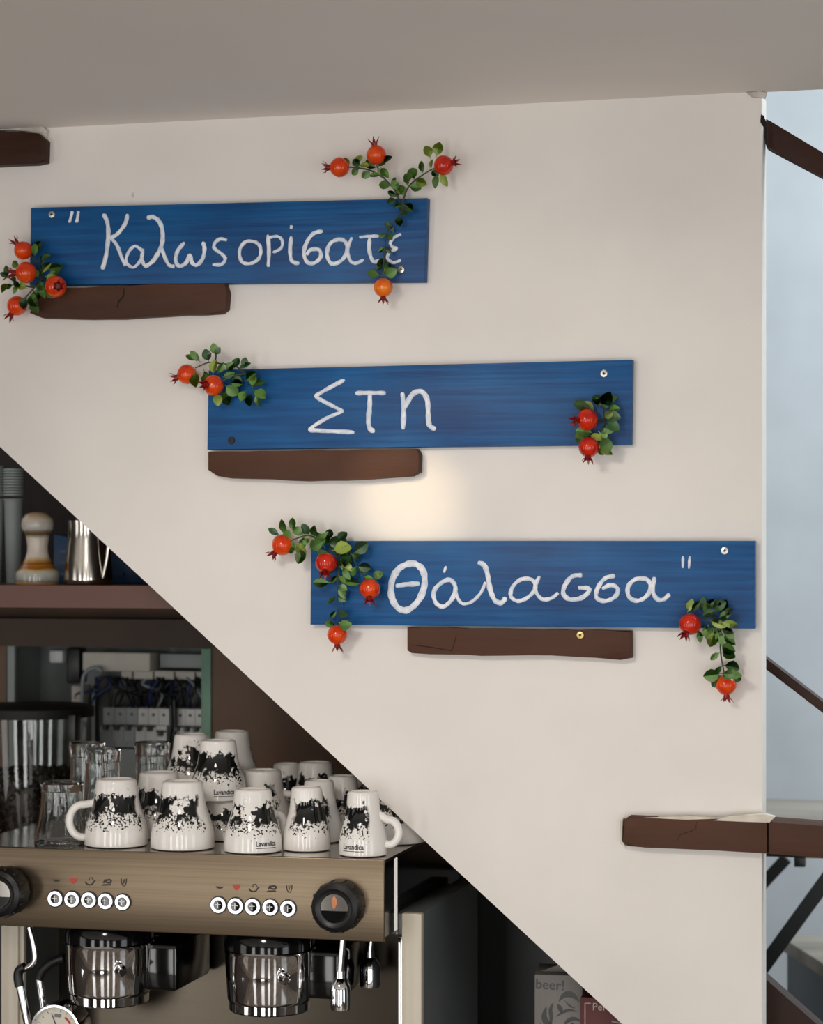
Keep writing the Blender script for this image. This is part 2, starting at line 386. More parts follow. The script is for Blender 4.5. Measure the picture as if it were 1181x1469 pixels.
# brown back wall of the nook with the opening of the electrical cupboard
yb = BACK
ox0, ox1 = P(9, 1000, yb).x, P(303, 1000, yb).x
oz1, oz0 = P(150, 926, yb).z, P(150, 1190, yb).z
bm = bmesh.new()
add_box(bm, XL, ox0, yb, yb + 0.03, 0, ZC); add_box(bm, ox1, P(1070, 800, yb).x, yb, yb + 0.03, 0, ZC)
add_box(bm, ox0, ox1, yb, yb + 0.03, oz1, ZC); add_box(bm, ox0, ox1, yb, yb + 0.03, 0, oz0)
struct(link('wall_back', bm_mesh('wall_back', bm), M_nook))
struct(box('wall_left', XL - 0.1, XL, YR, BACK + 0.4, 0, ZC + 0.16, M_room))
# room behind the camera: rear wall with four window openings
bm = bmesh.new(); xs = XL
for wx, ww in WIN:
    add_box(bm, xs, wx - ww / 2, YR - 0.15, YR, 0, ZC); add_box(bm, wx - ww / 2, wx + ww / 2, YR - 0.15, YR, 0, 0.05); add_box(bm, wx - ww / 2, wx + ww / 2, YR - 0.15, YR, 2.0, ZC); xs = wx + ww / 2
add_box(bm, xs, XR, YR - 0.15, YR, 0, ZC)
struct(link('wall_rear', bm_mesh('wall_rear', bm), M_room))
for i, (wx, ww) in enumerate(WIN):
    bm = bmesh.new()
    for xx in (wx - ww / 2, wx + ww / 2 - 0.05): add_box(bm, xx, xx + 0.05, YR - 0.03, YR + 0.03, 0.05, 2.0)
    add_box(bm, wx - ww / 2 + 0.05, wx + ww / 2 - 0.05, YR - 0.03, YR + 0.03, 0.05, 0.1)
    struct(link('window_%d' % (i + 1), bm_mesh('window', bm), M_frame))
# right wall of the shop with a window, and the stairwell beyond the white wall
bm = bmesh.new()
add_box(bm, XR, XR + 0.12, YR, -2.8, 0, ZC); add_box(bm, XR, XR + 0.12, -1.6, 2.1, 0, ZC + 1.6)
add_box(bm, XR, XR + 0.12, -2.8, -1.6, 0, 0.35)
struct(link('wall_right', bm_mesh('wall_right', bm), M_room))
struct(box('wall_stairwell', -2.2, XR, 1.75, 1.87, 0, ZC + 1.6, M_blue_wall))
struct(box('floor_landing', XE + 0.001, 1.4, 0.52, 1.75, 0.60, 0.72, M_greywood))

# ================================================================== stair treads whose ends show in the wall
TP = 0.014
def tread(name, px, label, mat_=M_brown, y0=-TP, y1=0.0005, bevel=0.0018):
    pts = pxs(px, y0); dense = []
    n = len(pts)
    for i in range(n):
        a, b = Vector(pts[i]), Vector(pts[(i + 1) % n]); k = max(1, int((b - a).length / 0.018))
        for j in range(k):
            p = a.lerp(b, j / k)
            if 0 < j: p += Vector((random.uniform(-1, 1), random.uniform(-1, 1))) * 0.0007
            dense.append((p.x, p.y))
    return tag(link(name, prism_me(dense, y0, y1, bevel, name), mat_), label, 'stair tread', 'stair tread ends in the white wall')
def crack(parent, pts, w, y):
    p = [P(a, b, y) for a, b in pts]; bm = bmesh.new(); vs_ = []
    for i, q in enumerate(p):
        t = (p[min(i + 1, len(p) - 1)] - p[max(i - 1, 0)]).normalized(); nrm = Vector((t.z, 0, -t.x)) * w * (0.5 if i in (0, len(p) - 1) else 1)
        vs_.append((bm.verts.new(q - nrm), bm.verts.new(q + nrm), bm.verts.new(q - nrm + Vector((0, 0.0006, 0))), bm.verts.new(q + nrm + Vector((0, 0.0006, 0)))))
    for a, b in zip(vs_[:-1], vs_[1:]):
        bm.faces.new((a[0], a[1], b[1], b[0])); bm.faces.new((a[0], b[0], b[2], a[2])); bm.faces.new((a[1], a[3], b[3], b[1]))
    link('crack', bm_mesh('crack', bm), M_crack, parent)
t0 = tread('stair_tread', [(-60, 191), (0, 188), (30, 189), (55, 191), (65, 201), (64, 232), (50, 235), (20, 236), (-60, 238)], 'dark brown stair tread end cut off at the upper left under the ceiling', M_darkbrown)
t1 = tread('stair_tread', [(50, 420), (95, 413), (200, 409), (322, 406), (326, 420), (324, 443), (316, 449), (240, 453), (175, 457), (60, 456), (42, 449)], 'brown stair tread end with a slanting crack, under the topmost blue sign')
crack(t1, [(178, 413), (177, 425), (170, 433), (168, 441)], 0.0009, -TP - 0.0003)
t2 = tread('stair_tread', [(298, 648), (400, 647), (598, 644), (602, 652), (601, 677), (590, 683), (520, 688), (440, 690), (330, 686), (312, 683), (298, 674)], 'brown stair tread end with a bowed lower edge, under the middle blue sign')
t3 = tread('stair_tread', [(584, 900), (700, 902), (905, 905), (906, 944), (890, 947), (820, 942), (760, 940), (690, 941), (640, 939), (590, 937), (584, 933)], 'brown stair tread end with a brass screw, under the lowest blue sign')
crack(t3, [(590, 925), (615, 928), (650, 934)], 0.0005, -TP - 0.0003); crack(t3, [(655, 910), (652, 922), (648, 935)], 0.0004, -TP - 0.0003)
t5 = tread('stair_tread', [(895, 1176), (903, 1171), (980, 1173), (1060, 1177), (1101, 1179), (1101, 1225), (1092, 1224), (1000, 1219), (925, 1216), (900, 1214), (894, 1206)], 'brown stair tread end with flaking paint, lowest one at the wall corner')
# the tread's free piece past the wall corner goes on into the stairwell
pr = pxs([(1102.5, 1179), (1181, 1185), (1750, 1229), (1750, 1286), (1181, 1231), (1102.5, 1225)], -TP)
link('tread_extension', prism_me(pr, -TP, 0.035, 0.0015, 'tread_extension'), M_brown, t5)
bm = bmesh.new()
for q in ([(890, 1176), (896, 1172), (897, 1213), (891, 1211)],): pass
link('cream_edge', prism_me(pxs([(890, 1177), (894, 1174), (893, 1206), (898, 1214), (891, 1211)], -0.008), -0.010, 0.0, 0.0, 'edge'), M_cream, t5)  # thin cream strip at the tread's left end
for q in ([(1024, 1177), (1046, 1171), (1098, 1168), (1112, 1172), (1104, 1180), (1070, 1179)], [(925, 1173), (990, 1171), (1040, 1174), (985, 1176)]):
    link('paint_flake', prism_me(pxs(q, -TP - 0.001), -TP - 0.0012, -0.004, 0, 'flake'), M_cream, t5)
crack(t5, [(972, 1206), (975, 1198), (998, 1190), (1000, 1178)], 0.0003, -TP - 0.0003)
# the treads go on behind the wall as boards
for t_, px in ((t1, [(48, 420), (324, 410), (322, 448), (48, 455)]), (t2, [(300, 650), (600, 648), (598, 684), (300, 684)]), (t3, [(586, 903), (904, 907), (904, 942), (586, 938)])):
    link('tread_board', prism_me(pxs(px, 0.0), WT + 0.0005, 0.45, 0, 'tread_board'), M_greywood, t_)
# ragged plaster around the topmost tread and at the wall's free end
def plaster(pts_px, y0, par):
    dense = pxs(pts_px, y0); dense = [(a + random.uniform(-1, 1) * 0.0008, b + random.uniform(-1, 1) * 0.0008) for a, b in dense]
    link('plaster_patch', prism_me(dense, y0, 0.0, 0.0012, 'plaster'), M_plaster, par)
plaster([(-60, 178), (-20, 180), (10, 179), (30, 183), (48, 178), (62, 181), (68, 186), (66, 199), (58, 191), (40, 188), (10, 187), (-60, 190)], -0.006, wall)
plaster([(1070, 131), (1090, 130), (1100, 133), (1098, 141), (1080, 138)], -0.003, wall)

# ================================================================== blue signs with white brush lettering
BP = 0.013
def stroke(pts, w, parent, org, closed=False, taper=True):
    pass
def letter(parent, org, y, strokes, sc, o, name='painted_letter'):
    bm = bmesh.new()
    for st in strokes:
        pts, w = st[0], st[1] / sc; closed = len(st) > 2 and st[2]
        path = smooth_path([Vector((a / sc + o[0], b / sc + o[1], 0)) for a, b in pts], 7, closed)
        n = len(path); rows = []
        for i, p in enumerate(path):
            t = (path[(i + 1) % n] - path[i - 1]) if closed else (path[min(i + 1, n - 1)] - path[max(i - 1, 0)])
            if t.length < 1e-6: t = Vector((1, 0, 0))
            t.normalize(); nr = Vector((-t.y, t.x, 0))
            k = 1 + 0.16 * math.sin(i * 0.9 + w * 3) * math.sin(i * 0.37 + 1)
            if not closed:
                e = min(i, n - 1 - i); k *= (0.55, 0.85, 0.97)[e] if e < 3 else 1
            hw = w * 0.5 * k
            row = []
            for q, dep in ((-1, 0.0002), (-0.75, -0.0008), (0, -0.0011), (0.75, -0.0008), (1, 0.0002)):
                c = p + nr * hw * q; wv = P(c.x, c.y, y) - Vector(org); wv.y += dep; row.append(bm.verts.new(wv))
            rows.append(row)
        pairs = list(zip(rows[:-1], rows[1:])) + ([(rows[-1], rows[0])] if closed else [])
        for A, B in pairs:
            for k in range(4): bm.faces.new((A[k], A[k + 1], B[k + 1], B[k]))
        if not closed:
            bm.faces.new(rows[0]); bm.faces.new(rows[-1][::-1])
    me = bpy.data.meshes.new(name); bmesh.ops.recalc_face_normals(bm, faces=bm.faces)
    # make sure the paint faces the room
    if sum(f.normal.y * f.calc_area() for f in bm.faces) > 0: bmesh.ops.reverse_faces(bm, faces=bm.faces)
    bm.to_mesh(me); bm.free()
    link(name, me, M_white, parent, True)
SCREW = lathe_me([(0, 0.0012), (0.0012, 0.0011), (0.0014, 0.0022), (0.0036, 0.0018), (0.0040, 0.0006), (0.0040, -0.001), (0, -0.001)], 20, 'screw')
SLOT = box_me(-0.0016, 0.0016, -0.0005, 0.0005, 0.0009, 0.0016, 0, 'recess')
def screw(parent, px, py, y, m, org=(0, 0, 0)):
    s = link('screw', SCREW.copy(), m, parent); s.data.materials.clear(); s.data.materials.append(m)
    s.location = P(px, py, y) - Vector(org); s.rotation_euler = (PI / 2, 0, 0)
    for a in (0.3, 0.3 + PI / 2):
        r = link('recess', SLOT, M_hole, s); r.rotation_euler = (0, 0, a)
def sign(corners, label):
    org = P(*corners[0], 0)
    root = empty('wooden_sign', org)
    link('board', prism_me(pxs(corners, -BP), -BP, -0.0005, 0.0012, 'board', org), M_board, root)
    tag(root, label, 'sign', 'blue painted wooden signs')
    return root, org
s1, o1 = sign([(44, 298), (613, 284), (609, 404), (42, 409)], 'blue wooden sign with white Greek lettering, topmost of the three')
s2, o2 = sign([(299, 531), (907, 516), (905, 638), (297, 645)], 'blue wooden sign with three large Greek letters, middle one')
s3, o3 = sign([(446, 776), (1083, 776), (1083, 902), (445, 896)], 'blue wooden sign with white Greek lettering, lowest one at the wall corner')
yl = -BP - 0.0002
c1 = (3.579, (0, 170)); c2 = (3.192, (320, 190)); c3 = (2.880, (230, 490)); c5 = (3.192, (370, 730)); c6 = (3.192, (730, 750))
for c, strokes in [
    (c1, [([(372, 475), (364, 505), (355, 535)], 15)]), (c1, [([(402, 475), (399, 505), (392, 535)], 16)]),
    (c1, [([(530, 490), (550, 530), (556, 600), (545, 700), (525, 775)], 22), ([(655, 490), (642, 540), (605, 590), (565, 615)], 20), ([(567, 612), (600, 650), (625, 715), (645, 757)], 18)]),
    (c1, [([(725, 675), (692, 655), (660, 685), (648, 735), (680, 764), (712, 742), (733, 700)], 16, True), ([(735, 668), (728, 720), (745, 762)], 18)]),
    (c1, [([(755, 512), (785, 505), (818, 530), (834, 580), (832, 640), (812, 690), (782, 735), (742, 763)], 22), ([(828, 655), (845, 710), (868, 752), (897, 760)], 19)]),
    (c1, [([(948, 635), (912, 680), (902, 730), (922, 758), (955, 740), (975, 700), (985, 738), (1010, 752), (1040, 720), (1050, 670), (1042, 633)], 20)]),
    (c1, [([(1166, 625), (1130, 618), (1102, 640), (1102, 668), (1138, 695), (1156, 720), (1138, 748), (1092, 750)], 18)]),
    (c2, [([(150, 503), (105, 500), (76, 538), (85, 590), (125, 600), (165, 575), (172, 530)], 16, True)]),
    (c2, [([(205, 468), (210, 540), (207, 616)], 18), ([(210, 482), (248, 475), (271, 495), (265, 530), (228, 550)], 14)]),
    (c2, [([(314, 425), (311, 442)], 14), ([(312, 475), (307, 540), (315, 588), (350, 600)], 18)]),
    (c2, [([(458, 452), (415, 462), (385, 500), (370, 550), (385, 593), (420, 597), (448, 567), (438, 537), (402, 537), (382, 560)], 18)]),
    (c2, [([(560, 500), (525, 490), (488, 512), (476, 560), (497, 600), (540, 588), (568, 545)], 18, True), ([(590, 480), (570, 540), (585, 590), (612, 598), (645, 582)], 16)]),
    (c2, [([(625, 480), (670, 475), (716, 475)], 15), ([(672, 480), (670, 540), (688, 590), (722, 586)], 18)]),
    (c2, [([(816, 465), (785, 480), (766, 505), (778, 525), (795, 532), (762, 550), (754, 578), (780, 596), (815, 584)], 15)])]:
    letter(s1, o1, yl, strokes, *c)
for c, strokes in [
    (c3, [([(762, 157), (700, 190), (638, 226)], 17), ([(638, 226), (690, 255), (757, 288)], 16), ([(757, 288), (690, 315), (613, 362)], 15), ([(612, 365), (680, 369), (802, 375)], 18)]),
    (c3, [([(806, 213), (870, 212), (932, 213)], 18), ([(866, 218), (865, 270), (860, 330), (870, 365), (886, 364)], 20)]),
    (c3, [([(1000, 210), (1006, 280), (1003, 363)], 20), ([(1007, 280), (1040, 220), (1078, 206), (1103, 240), (1107, 300), (1112, 345), (1138, 363)], 21)])]:
    letter(s2, o2, yl, strokes, *c)
for c, strokes in [
    (c5, [([(690, 252), (645, 275), (614, 330), (612, 400), (640, 452), (685, 463), (735, 420), (763, 350), (757, 285), (725, 254)], 29, True), ([(632, 353), (680, 346), (742, 342)], 22)]),
    (c5, [([(862, 262), (852, 292)], 12)]),
    (c5, [([(880, 325), (838, 340), (806, 380), (815, 430), (850, 447), (888, 415), (905, 362)], 20, True), ([(902, 335), (912, 400), (938, 434), (980, 425), (1020, 385), (1043, 335)], 15)]),
    (c5, [([(1008, 245), (1038, 260), (1054, 310), (1064, 370), (1085, 418), (1115, 430), (1136, 405)], 23)]),
    (c6, [([(105, 260), (55, 260), (17, 295), (10, 338), (45, 358), (92, 338), (122, 298)], 18, True), ([(142, 243), (120, 300), (150, 348), (195, 345), (227, 320)], 18)]),
    (c6, [([(337, 240), (292, 245), (258, 285), (250, 325), (278, 350), (330, 345), (365, 318), (362, 300), (318, 297)], 21)]),
    (c6, [([(487, 242), (440, 255), (407, 300), (402, 343), (440, 358), (485, 340), (500, 305), (470, 285), (428, 302)], 20)]),
    (c6, [([(630, 258), (578, 260), (546, 295), (552, 340), (590, 357), (632, 335), (650, 292)], 20, True), ([(668, 248), (660, 310), (680, 350), (710, 350), (738, 325)], 20)]),
    (c6, [([(798, 153), (797, 207)], 13)]), (c6, [([(829, 153), (825, 210)], 12)])]:
    letter(s3, o3, yl, strokes, *c)
screw(s1, 75, 308, -BP, M_steel, o1); screw(s1, 576, 387, -BP, M_steel, o1)
screw(s2, 867, 536, -BP, M_steel, o2); screw(s2, 332, 632, -BP, M_hole, o2)
screw(s3, 1040, 790, -BP, M_steel, o3)
screw(t3, 833, 911, -TP, M_brass)

# ================================================================== artificial pomegranate sprigs
def fruit_me(m, R=0.0118):
    prof = [(0, -R)] + [(R * math.cos(a) * (1 - 0.04 * (a > 0.5)), R * math.sin(a) * (1.0 if a < 0 else 0.96)) for a in [math.radians(q) for q in range(-75, 76, 15)]] + [(R * 0.22, R * 0.99), (R * 0.25, R * 1.12)]
    me = lathe_me(prof, 24, 'fruit', 80); me.materials.append(m); return me
FRUIT = [fruit_me(m) for m in (M_pom, M_pom2, M_pom3)]
def calyx_me(R=0.0118):
    bm = bmesh.new(); n = 6
    base = [bm.verts.new((R * 0.27 * math.cos(2 * PI * i / (2 * n)), R * 0.27 * math.sin(2 * PI * i / (2 * n)), R * 0.88)) for i in range(2 * n)]
    mid = [bm.verts.new((R * 0.34 * math.cos(2 * PI * i / (2 * n)), R * 0.34 * math.sin(2 * PI * i / (2 * n)), R * 1.22)) for i in range(2 * n)]
    for i in range(2 * n): bm.faces.new((base[i], base[(i + 1) % (2 * n)], mid[(i + 1) % (2 * n)], mid[i]))
    for i in range(n):
        a = 2 * PI * (2 * i + 1) / (2 * n); k = 0.55 + 0.2 * random.random(); h = 1.55 + 0.3 * random.random()
        tip = bm.verts.new((R * k * math.cos(a), R * k * math.sin(a), R * h))
        bulge = bm.verts.new((R * 0.52 * math.cos(a), R * 0.52 * math.sin(a), R * 1.36)); inn = bm.verts.new((R * 0.36 * math.cos(a), R * 0.36 * math.sin(a), R * 1.32))
        A, Bm, C = mid[2 * i], mid[2 * i + 1], mid[(2 * i + 2) % (2 * n)]
        for f in ((A, Bm, bulge), (Bm, C, bulge), (A, bulge, tip), (bulge, C, tip), (A, tip, inn), (inn, tip, C), (A, inn, Bm), (Bm, inn, C)):
            try: bm.faces.new(f)
            except ValueError: pass
    bm.faces.new(base[::-1]); me = bm_mesh('calyx', bm, 30); me.materials.append(M_calyx); return me
CALYX = [calyx_me() for _ in range(3)]
def leaf_me(m, wid):
    # leaf along +x, unit length, folded along the midrib, curling
    bm = bmesh.new(); st = [(0, 0.0), (0.14, 0.05), (0.32, 0.72), (0.55, 1.0), (0.78, 0.78), (0.93, 0.35), (1.0, 0.0)]
    rows = []
    for x, w in st:
        z = 0.10 * math.sin(x * PI) - 0.10 * x * x; hw = max(w * wid, 0.02 if x < 0.9 else 0.0)
        if hw < 1e-5: rows.append([bm.verts.new((x, 0, z))])
        else: rows.append([bm.verts.new((x, -hw, z + hw * 0.28)), bm.verts.new((x, 0, z)), bm.verts.new((x, hw, z + hw * 0.28))])
    for a, b in zip(rows[:-1], rows[1:]):
        if len(b) == 1: bm.faces.new((a[0], a[1], b[0])); bm.faces.new((a[1], a[2], b[0]))
        else: bm.faces.new((a[0], a[1], b[1], b[0])); bm.faces.new((a[1], a[2], b[2], b[1]))
    r = bmesh.ops.solidify(bm, geom=list(bm.faces), thickness=0.03)
    me = bm_mesh('leaf', bm, 60); me.materials.append(m); return me
LEAF = [[leaf_me(m, w) for w in (0.24, 0.36)] for m in M_leaf]
def sprig(base_px, stems, fruits, leaves, label, ydef=-0.026):
    """stems: lists of (px, py, y); fruits: (px, py, r_px, (dx, dy, toward), skin, y); leaves: (px, py, angle, length_px, shade[, y])"""
    org = P(base_px[0], base_px[1], -0.016)
    root = empty('pomegranate_sprig', org)
    auto = []
    for st in stems:
        path = smooth_path([P(a, b, y) - org for a, b, y in st], 5)
        n = len(path)
        link('stem', tube_me(path, [0.0011 - 0.0005 * i / n for i in range(n)], 6, name='stem'), M_stem, root)
    for (px, py, rp, dr, skin, y) in fruits:
        f = link('fruit', FRUIT[skin], None, root); R = rp * S(px, y); k = R / 0.0118
        f.location = P(px, py, y) - org
        v = Vector((dr[0], -dr[2], -dr[1])).normalized()
        f.rotation_mode = 'QUATERNION'; f.rotation_quaternion = v.to_track_quat('Z', 'Y'); f.scale = (k, k, k)
        link('calyx', random.choice(CALYX), None, f)
    for lf in leaves:
        px, py, ang, ln, sh = lf[:5]; y = lf[5] if len(lf) > 5 else ydef + random.uniform(-0.006, 0.006)
        o = link('leaf', LEAF[sh][1 if random.random() < 0.6 else 0], None, root)
        a = math.radians(ang); X = Vector((math.cos(a), random.uniform(-0.45, 0.25), math.sin(a))).normalized()
        N_ = Vector((random.uniform(-0.4, 0.4), -1, random.uniform(-0.2, 0.5))); Y_ = N_.cross(X).normalized(); Z_ = X.cross(Y_)
        L_ = ln * S(px, y) * 1.13
        M_ = Matrix((X, Y_, Z_)).transposed() * L_
        o.matrix_local = Matrix.Translation(P(px, py, y) - org) @ M_.to_4x4()
    return tag(root, label, 'artificial flower', 'artificial pomegranate sprigs on the signs')
yo = -0.026
def along(st, k0=0.15, k1=0.95, n=5, ln=15, spread=55, shades=(0, 1, 1, 2)):
    path = smooth_path([Vector((a, b, y)) for a, b, y in st], 8); out = []; N = len(path)
    for i in range(n):
        t = k0 + (k1 - k0) * i / max(1, n - 1); j = min(N - 2, int(t * (N - 1))); p = path[j]; d = path[j + 1] - path[j]
        a0 = math.degrees(math.atan2(-d.y, d.x))
        for sgn in (-1, 1):
            if random.random() < 0.88: out.append((p.x, p.y, a0 + sgn * spread + random.uniform(-18, 18), ln * random.uniform(0.75, 1.15), random.choice(shades), p.z + random.uniform(-0.004, 0.004)))
    return out
# left end of the top sign
stA = [[(62, 398, -0.016), (55, 380, -0.02), (42, 364, yo)], [(62, 398, -0.016), (50, 396, -0.024), (40, 392, yo)], [(62, 398, -0.016), (70, 405, -0.022), (78, 410, -0.028)],
       [(62, 398, -0.016), (48, 414, -0.020), (30, 434, -0.020)], [(48, 412, -0.018), (26, 408, -0.016), (12, 398, -0.016), (4, 402, -0.016)]]
sprig((62, 398), stA, [(33, 359, 13.5, (-0.7, -0.8, 0.25), 0, -0.028), (37, 391, 15.5, (-1, 0.1, 0.55), 0, -0.030), (80, 411, 15.5, (0.6, 0.1, 0.9), 0, -0.032), (24, 439, 14.5, (-0.5, 0.9, 0.3), 0, -0.020)],
      [(50, 366, 60, 20, 0), (50, 370, 95, 20, 1), (58, 374, 20, 18, 0), (60, 382, 70, 18, 1), (66, 388, 15, 22, 1), (60, 392, 40, 20, 2), (56, 398, 140, 18, 1), (64, 396, -20, 22, 2), (70, 398, 35, 20, 1),
       (64, 408, -60, 20, 1), (66, 414, -35, 20, 2), (56, 412, -100, 18, 1), (48, 416, -80, 20, 0), (44, 420, -60, 22, 1), (38, 424, -110, 18, 0), (46, 428, -70, 20, 1), (40, 414, 160, 16, 2),
       (12, 398, 100, 16, 0), (14, 399, 150, 15, 0), (22, 408, 110, 12, 0), (20, 408, 200, 14, 0), (14, 406, 230, 16, 2), (26, 408, -110, 14, 1), (30, 414, 140, 16, 1), (46, 400, 60, 14, 1), (52, 404, -40, 18, 0), (28, 386, 130, 14, 2), (60, 402, -80, 24, 1)],
      'pomegranate sprig with four fruits at the left end of the topmost sign')
# right end of the top sign: two branches above, one hanging down
stB = [[(574, 292, -0.018), (566, 272, -0.020), (548, 252, -0.022), (540, 236, yo)], [(552, 256, -0.022), (530, 244, -0.024), (505, 240, -0.026), (498, 240, -0.026)],
       [(578, 290, -0.018), (586, 268, -0.020), (605, 252, -0.024), (625, 240, yo)], [(580, 288, -0.018), (572, 310, -0.022), (556, 332, -0.024), (552, 362, -0.026), (549, 400, -0.028)]]
lvB = along(stB[1], 0.1, 0.75, 4, 16) + along(stB[2], 0.15, 0.9, 5, 17) + along(stB[3], 0.12, 0.85, 6, 13, shades=(0, 0, 1, 1)) + along(stB[0], 0.2, 0.9, 4, 16, shades=(0, 1, 1))
lvB += [(514, 238, 0, 16, 2, yo), (511, 236, 60, 14, 2, yo), (618, 228, 110, 18, 2, yo), (626, 226, 75, 20, 2, yo), (632, 246, -65, 22, 2, yo), (628, 248, -100, 20, 1, yo), (546, 388, 80, 16, 1), (548, 396, 165, 22, 1), (552, 396, 20, 20, 1), (550, 394, 60, 14, 2),
        (546, 240, -50, 20, 1, yo), (550, 234, 40, 14, 0), (572, 274, 120, 16, 1), (578, 262, 30, 18, 1), (576, 290, -70, 18, 0), (580, 292, -40, 16, 0), (570, 286, 200, 14, 0)]
sprig((576, 292), stB, [(487, 240, 14.5, (-1, 0, 0.15), 0, -0.026), (540, 222, 14.5, (-0.15, -1, 0.15), 0, -0.028), (637, 237, 14.5, (0.95, -0.15, 0.3), 1, -0.028), (550, 413, 14.0, (0.05, 1, 0.2), 2, -0.030)], lvB,
      'pomegranate sprig with branches spread above the right end of the topmost sign')
# left end of the middle sign
stC = [[(352, 536, -0.018), (336, 524, -0.022), (318, 522, -0.024), (300, 520, -0.024), (280, 528, -0.026)], [(352, 536, -0.018), (332, 540, -0.024), (314, 550, -0.028)], [(308, 522, -0.024), (310, 510, -0.024), (308, 500, -0.024)], [(350, 536, -0.018), (360, 550, -0.022), (366, 566, -0.022)]]
lvC = [(288, 520, 130, 20, 1), (282, 518, 150, 16, 1), (300, 520, 105, 18, 0), (309, 510, 95, 16, 1), (310, 510, 60, 12, 0), (292, 530, -60, 18, 1), (296, 534, -95, 18, 2), (306, 538, 75, 20, 2), (312, 536, 50, 18, 1), (318, 542, 20, 18, 1), (322, 552, -35, 22, 1), (318, 560, -60, 22, 1),
       (312, 564, -80, 18, 2), (330, 548, -10, 18, 0), (336, 530, 70, 16, 0), (342, 530, 30, 18, 0), (350, 528, 80, 14, 0), (352, 548, 40, 20, 1), (356, 552, 10, 22, 1), (350, 552, 170, 16, 1), (362, 556, 80, 16, 1), (364, 560, -30, 20, 1), (360, 564, -90, 18, 1), (354, 560, -120, 16, 1), (366, 566, -70, 16, 1), (334, 538, -50, 18, 0), (282, 532, -90, 22, 2), (324, 532, 40, 16, 1)]
sprig((352, 536), stC, [(268, 537, 14.5, (-0.95, 0.3, 0.15), 0, -0.026), (306, 553, 15, (-0.35, 0.0, 1), 0, -0.032)], lvC, 'pomegranate sprig with two fruits at the left end of the middle sign')
# right end of the middle sign
stD = [[(868, 600, -0.016), (862, 606, -0.022), (850, 603, -0.028)], [(868, 600, -0.016), (866, 622, -0.022), (852, 638, -0.030)], [(868, 600, -0.016), (866, 585, -0.020), (872, 574, -0.022)]]
lvD = [(862, 586, 50, 24, 1), (868, 582, 40, 20, 1), (858, 584, 100, 18, 0), (864, 584, 130, 16, 1), (856, 592, 150, 24, 2), (868, 596, -10, 22, 0), (872, 590, 10, 18, 1), (866, 600, 30, 16, 2), (870, 606, -30, 20, 0), (862, 612, -20, 18, 1), (866, 612, -80, 18, 1), (858, 618, -45, 22, 2), (852, 622, 170, 24, 1), (846, 622, 200, 22, 1), (862, 626, -60, 24, 1),
       (866, 630, -70, 22, 0), (858, 644, -20, 22, 2), (856, 650, 10, 20, 1), (838, 586, 130, 16, 0), (850, 588, 160, 26, 1), (872, 620, -85, 18, 0), (868, 590, 75, 26, 0), (846, 624, -20, 20, 2)]
sprig((868, 600), stD, [(842, 602, 16, (-0.75, 0.1, 0.75), 1, -0.030), (845, 642, 15, (0.0, 0.9, 0.45), 1, -0.034)], lvD, 'pomegranate sprig with two fruits at the right end of the middle sign')
# left end of the lowest sign
stE = [[(476, 782, -0.018), (458, 775, -0.022), (442, 768, -0.022), (416, 776, yo)], [(476, 782, -0.018), (472, 790, -0.024), (470, 798, -0.028)], [(478, 784, -0.018), (500, 790, -0.022), (512, 812, -0.024), (526, 834, -0.028)], [(478, 784, -0.018), (486, 812, -0.022), (484, 850, -0.022), (484, 896, -0.024)]]
lvE = along(stE[0], 0.3, 0.95, 5, 18, shades=(1, 1, 2, 0)) + along(stE[3], 0.25, 0.97, 7, 17, shades=(0, 1, 1)) + along(stE[2], 0.2, 0.9, 4, 17, shades=(0, 0, 1))
lvE += [(412, 768, 110, 22, 1), (420, 764, 95, 20, 1), (402, 768, 150, 18, 0), (424, 780, -40, 20, 2), (430, 786, -80, 18, 2), (436, 788, -110, 20, 1), (444, 786, 20, 22, 1), (452, 788, -30, 24, 1), (462, 782, 60, 20, 1), (476, 790, 10, 26, 2), (484, 800, 40, 24, 1), (488, 806, -30, 22, 2), (480, 790, 90, 20, 0),
        (470, 776, 80, 16, 0), (492, 812, -60, 20, 1), (484, 778, 50, 18, 0), (506, 794, 35, 24, 0), (518, 826, 60, 16, 1), (534, 830, 30, 16, 1), (476, 836, 180, 26, 1), (490, 836, 0, 24, 1), (486, 840, -60, 20, 1), (484, 900, 160, 20, 1), (486, 900, 15, 20, 1), (466, 786, 120, 22, 1)]
sprig((478, 784), stE, [(405, 782, 15.5, (-0.65, 0.75, 0.35), 0, -0.026), (468, 808, 15.5, (0.1, 0.75, 0.7), 1, -0.032), (531, 845, 15.0, (0.1, 0.8, 0.55), 0, -0.032), (484, 911, 14.5, (0.05, 1, 0.15), 0, -0.026)], lvE, 'pomegranate sprig with four fruits at the left end of the lowest sign')
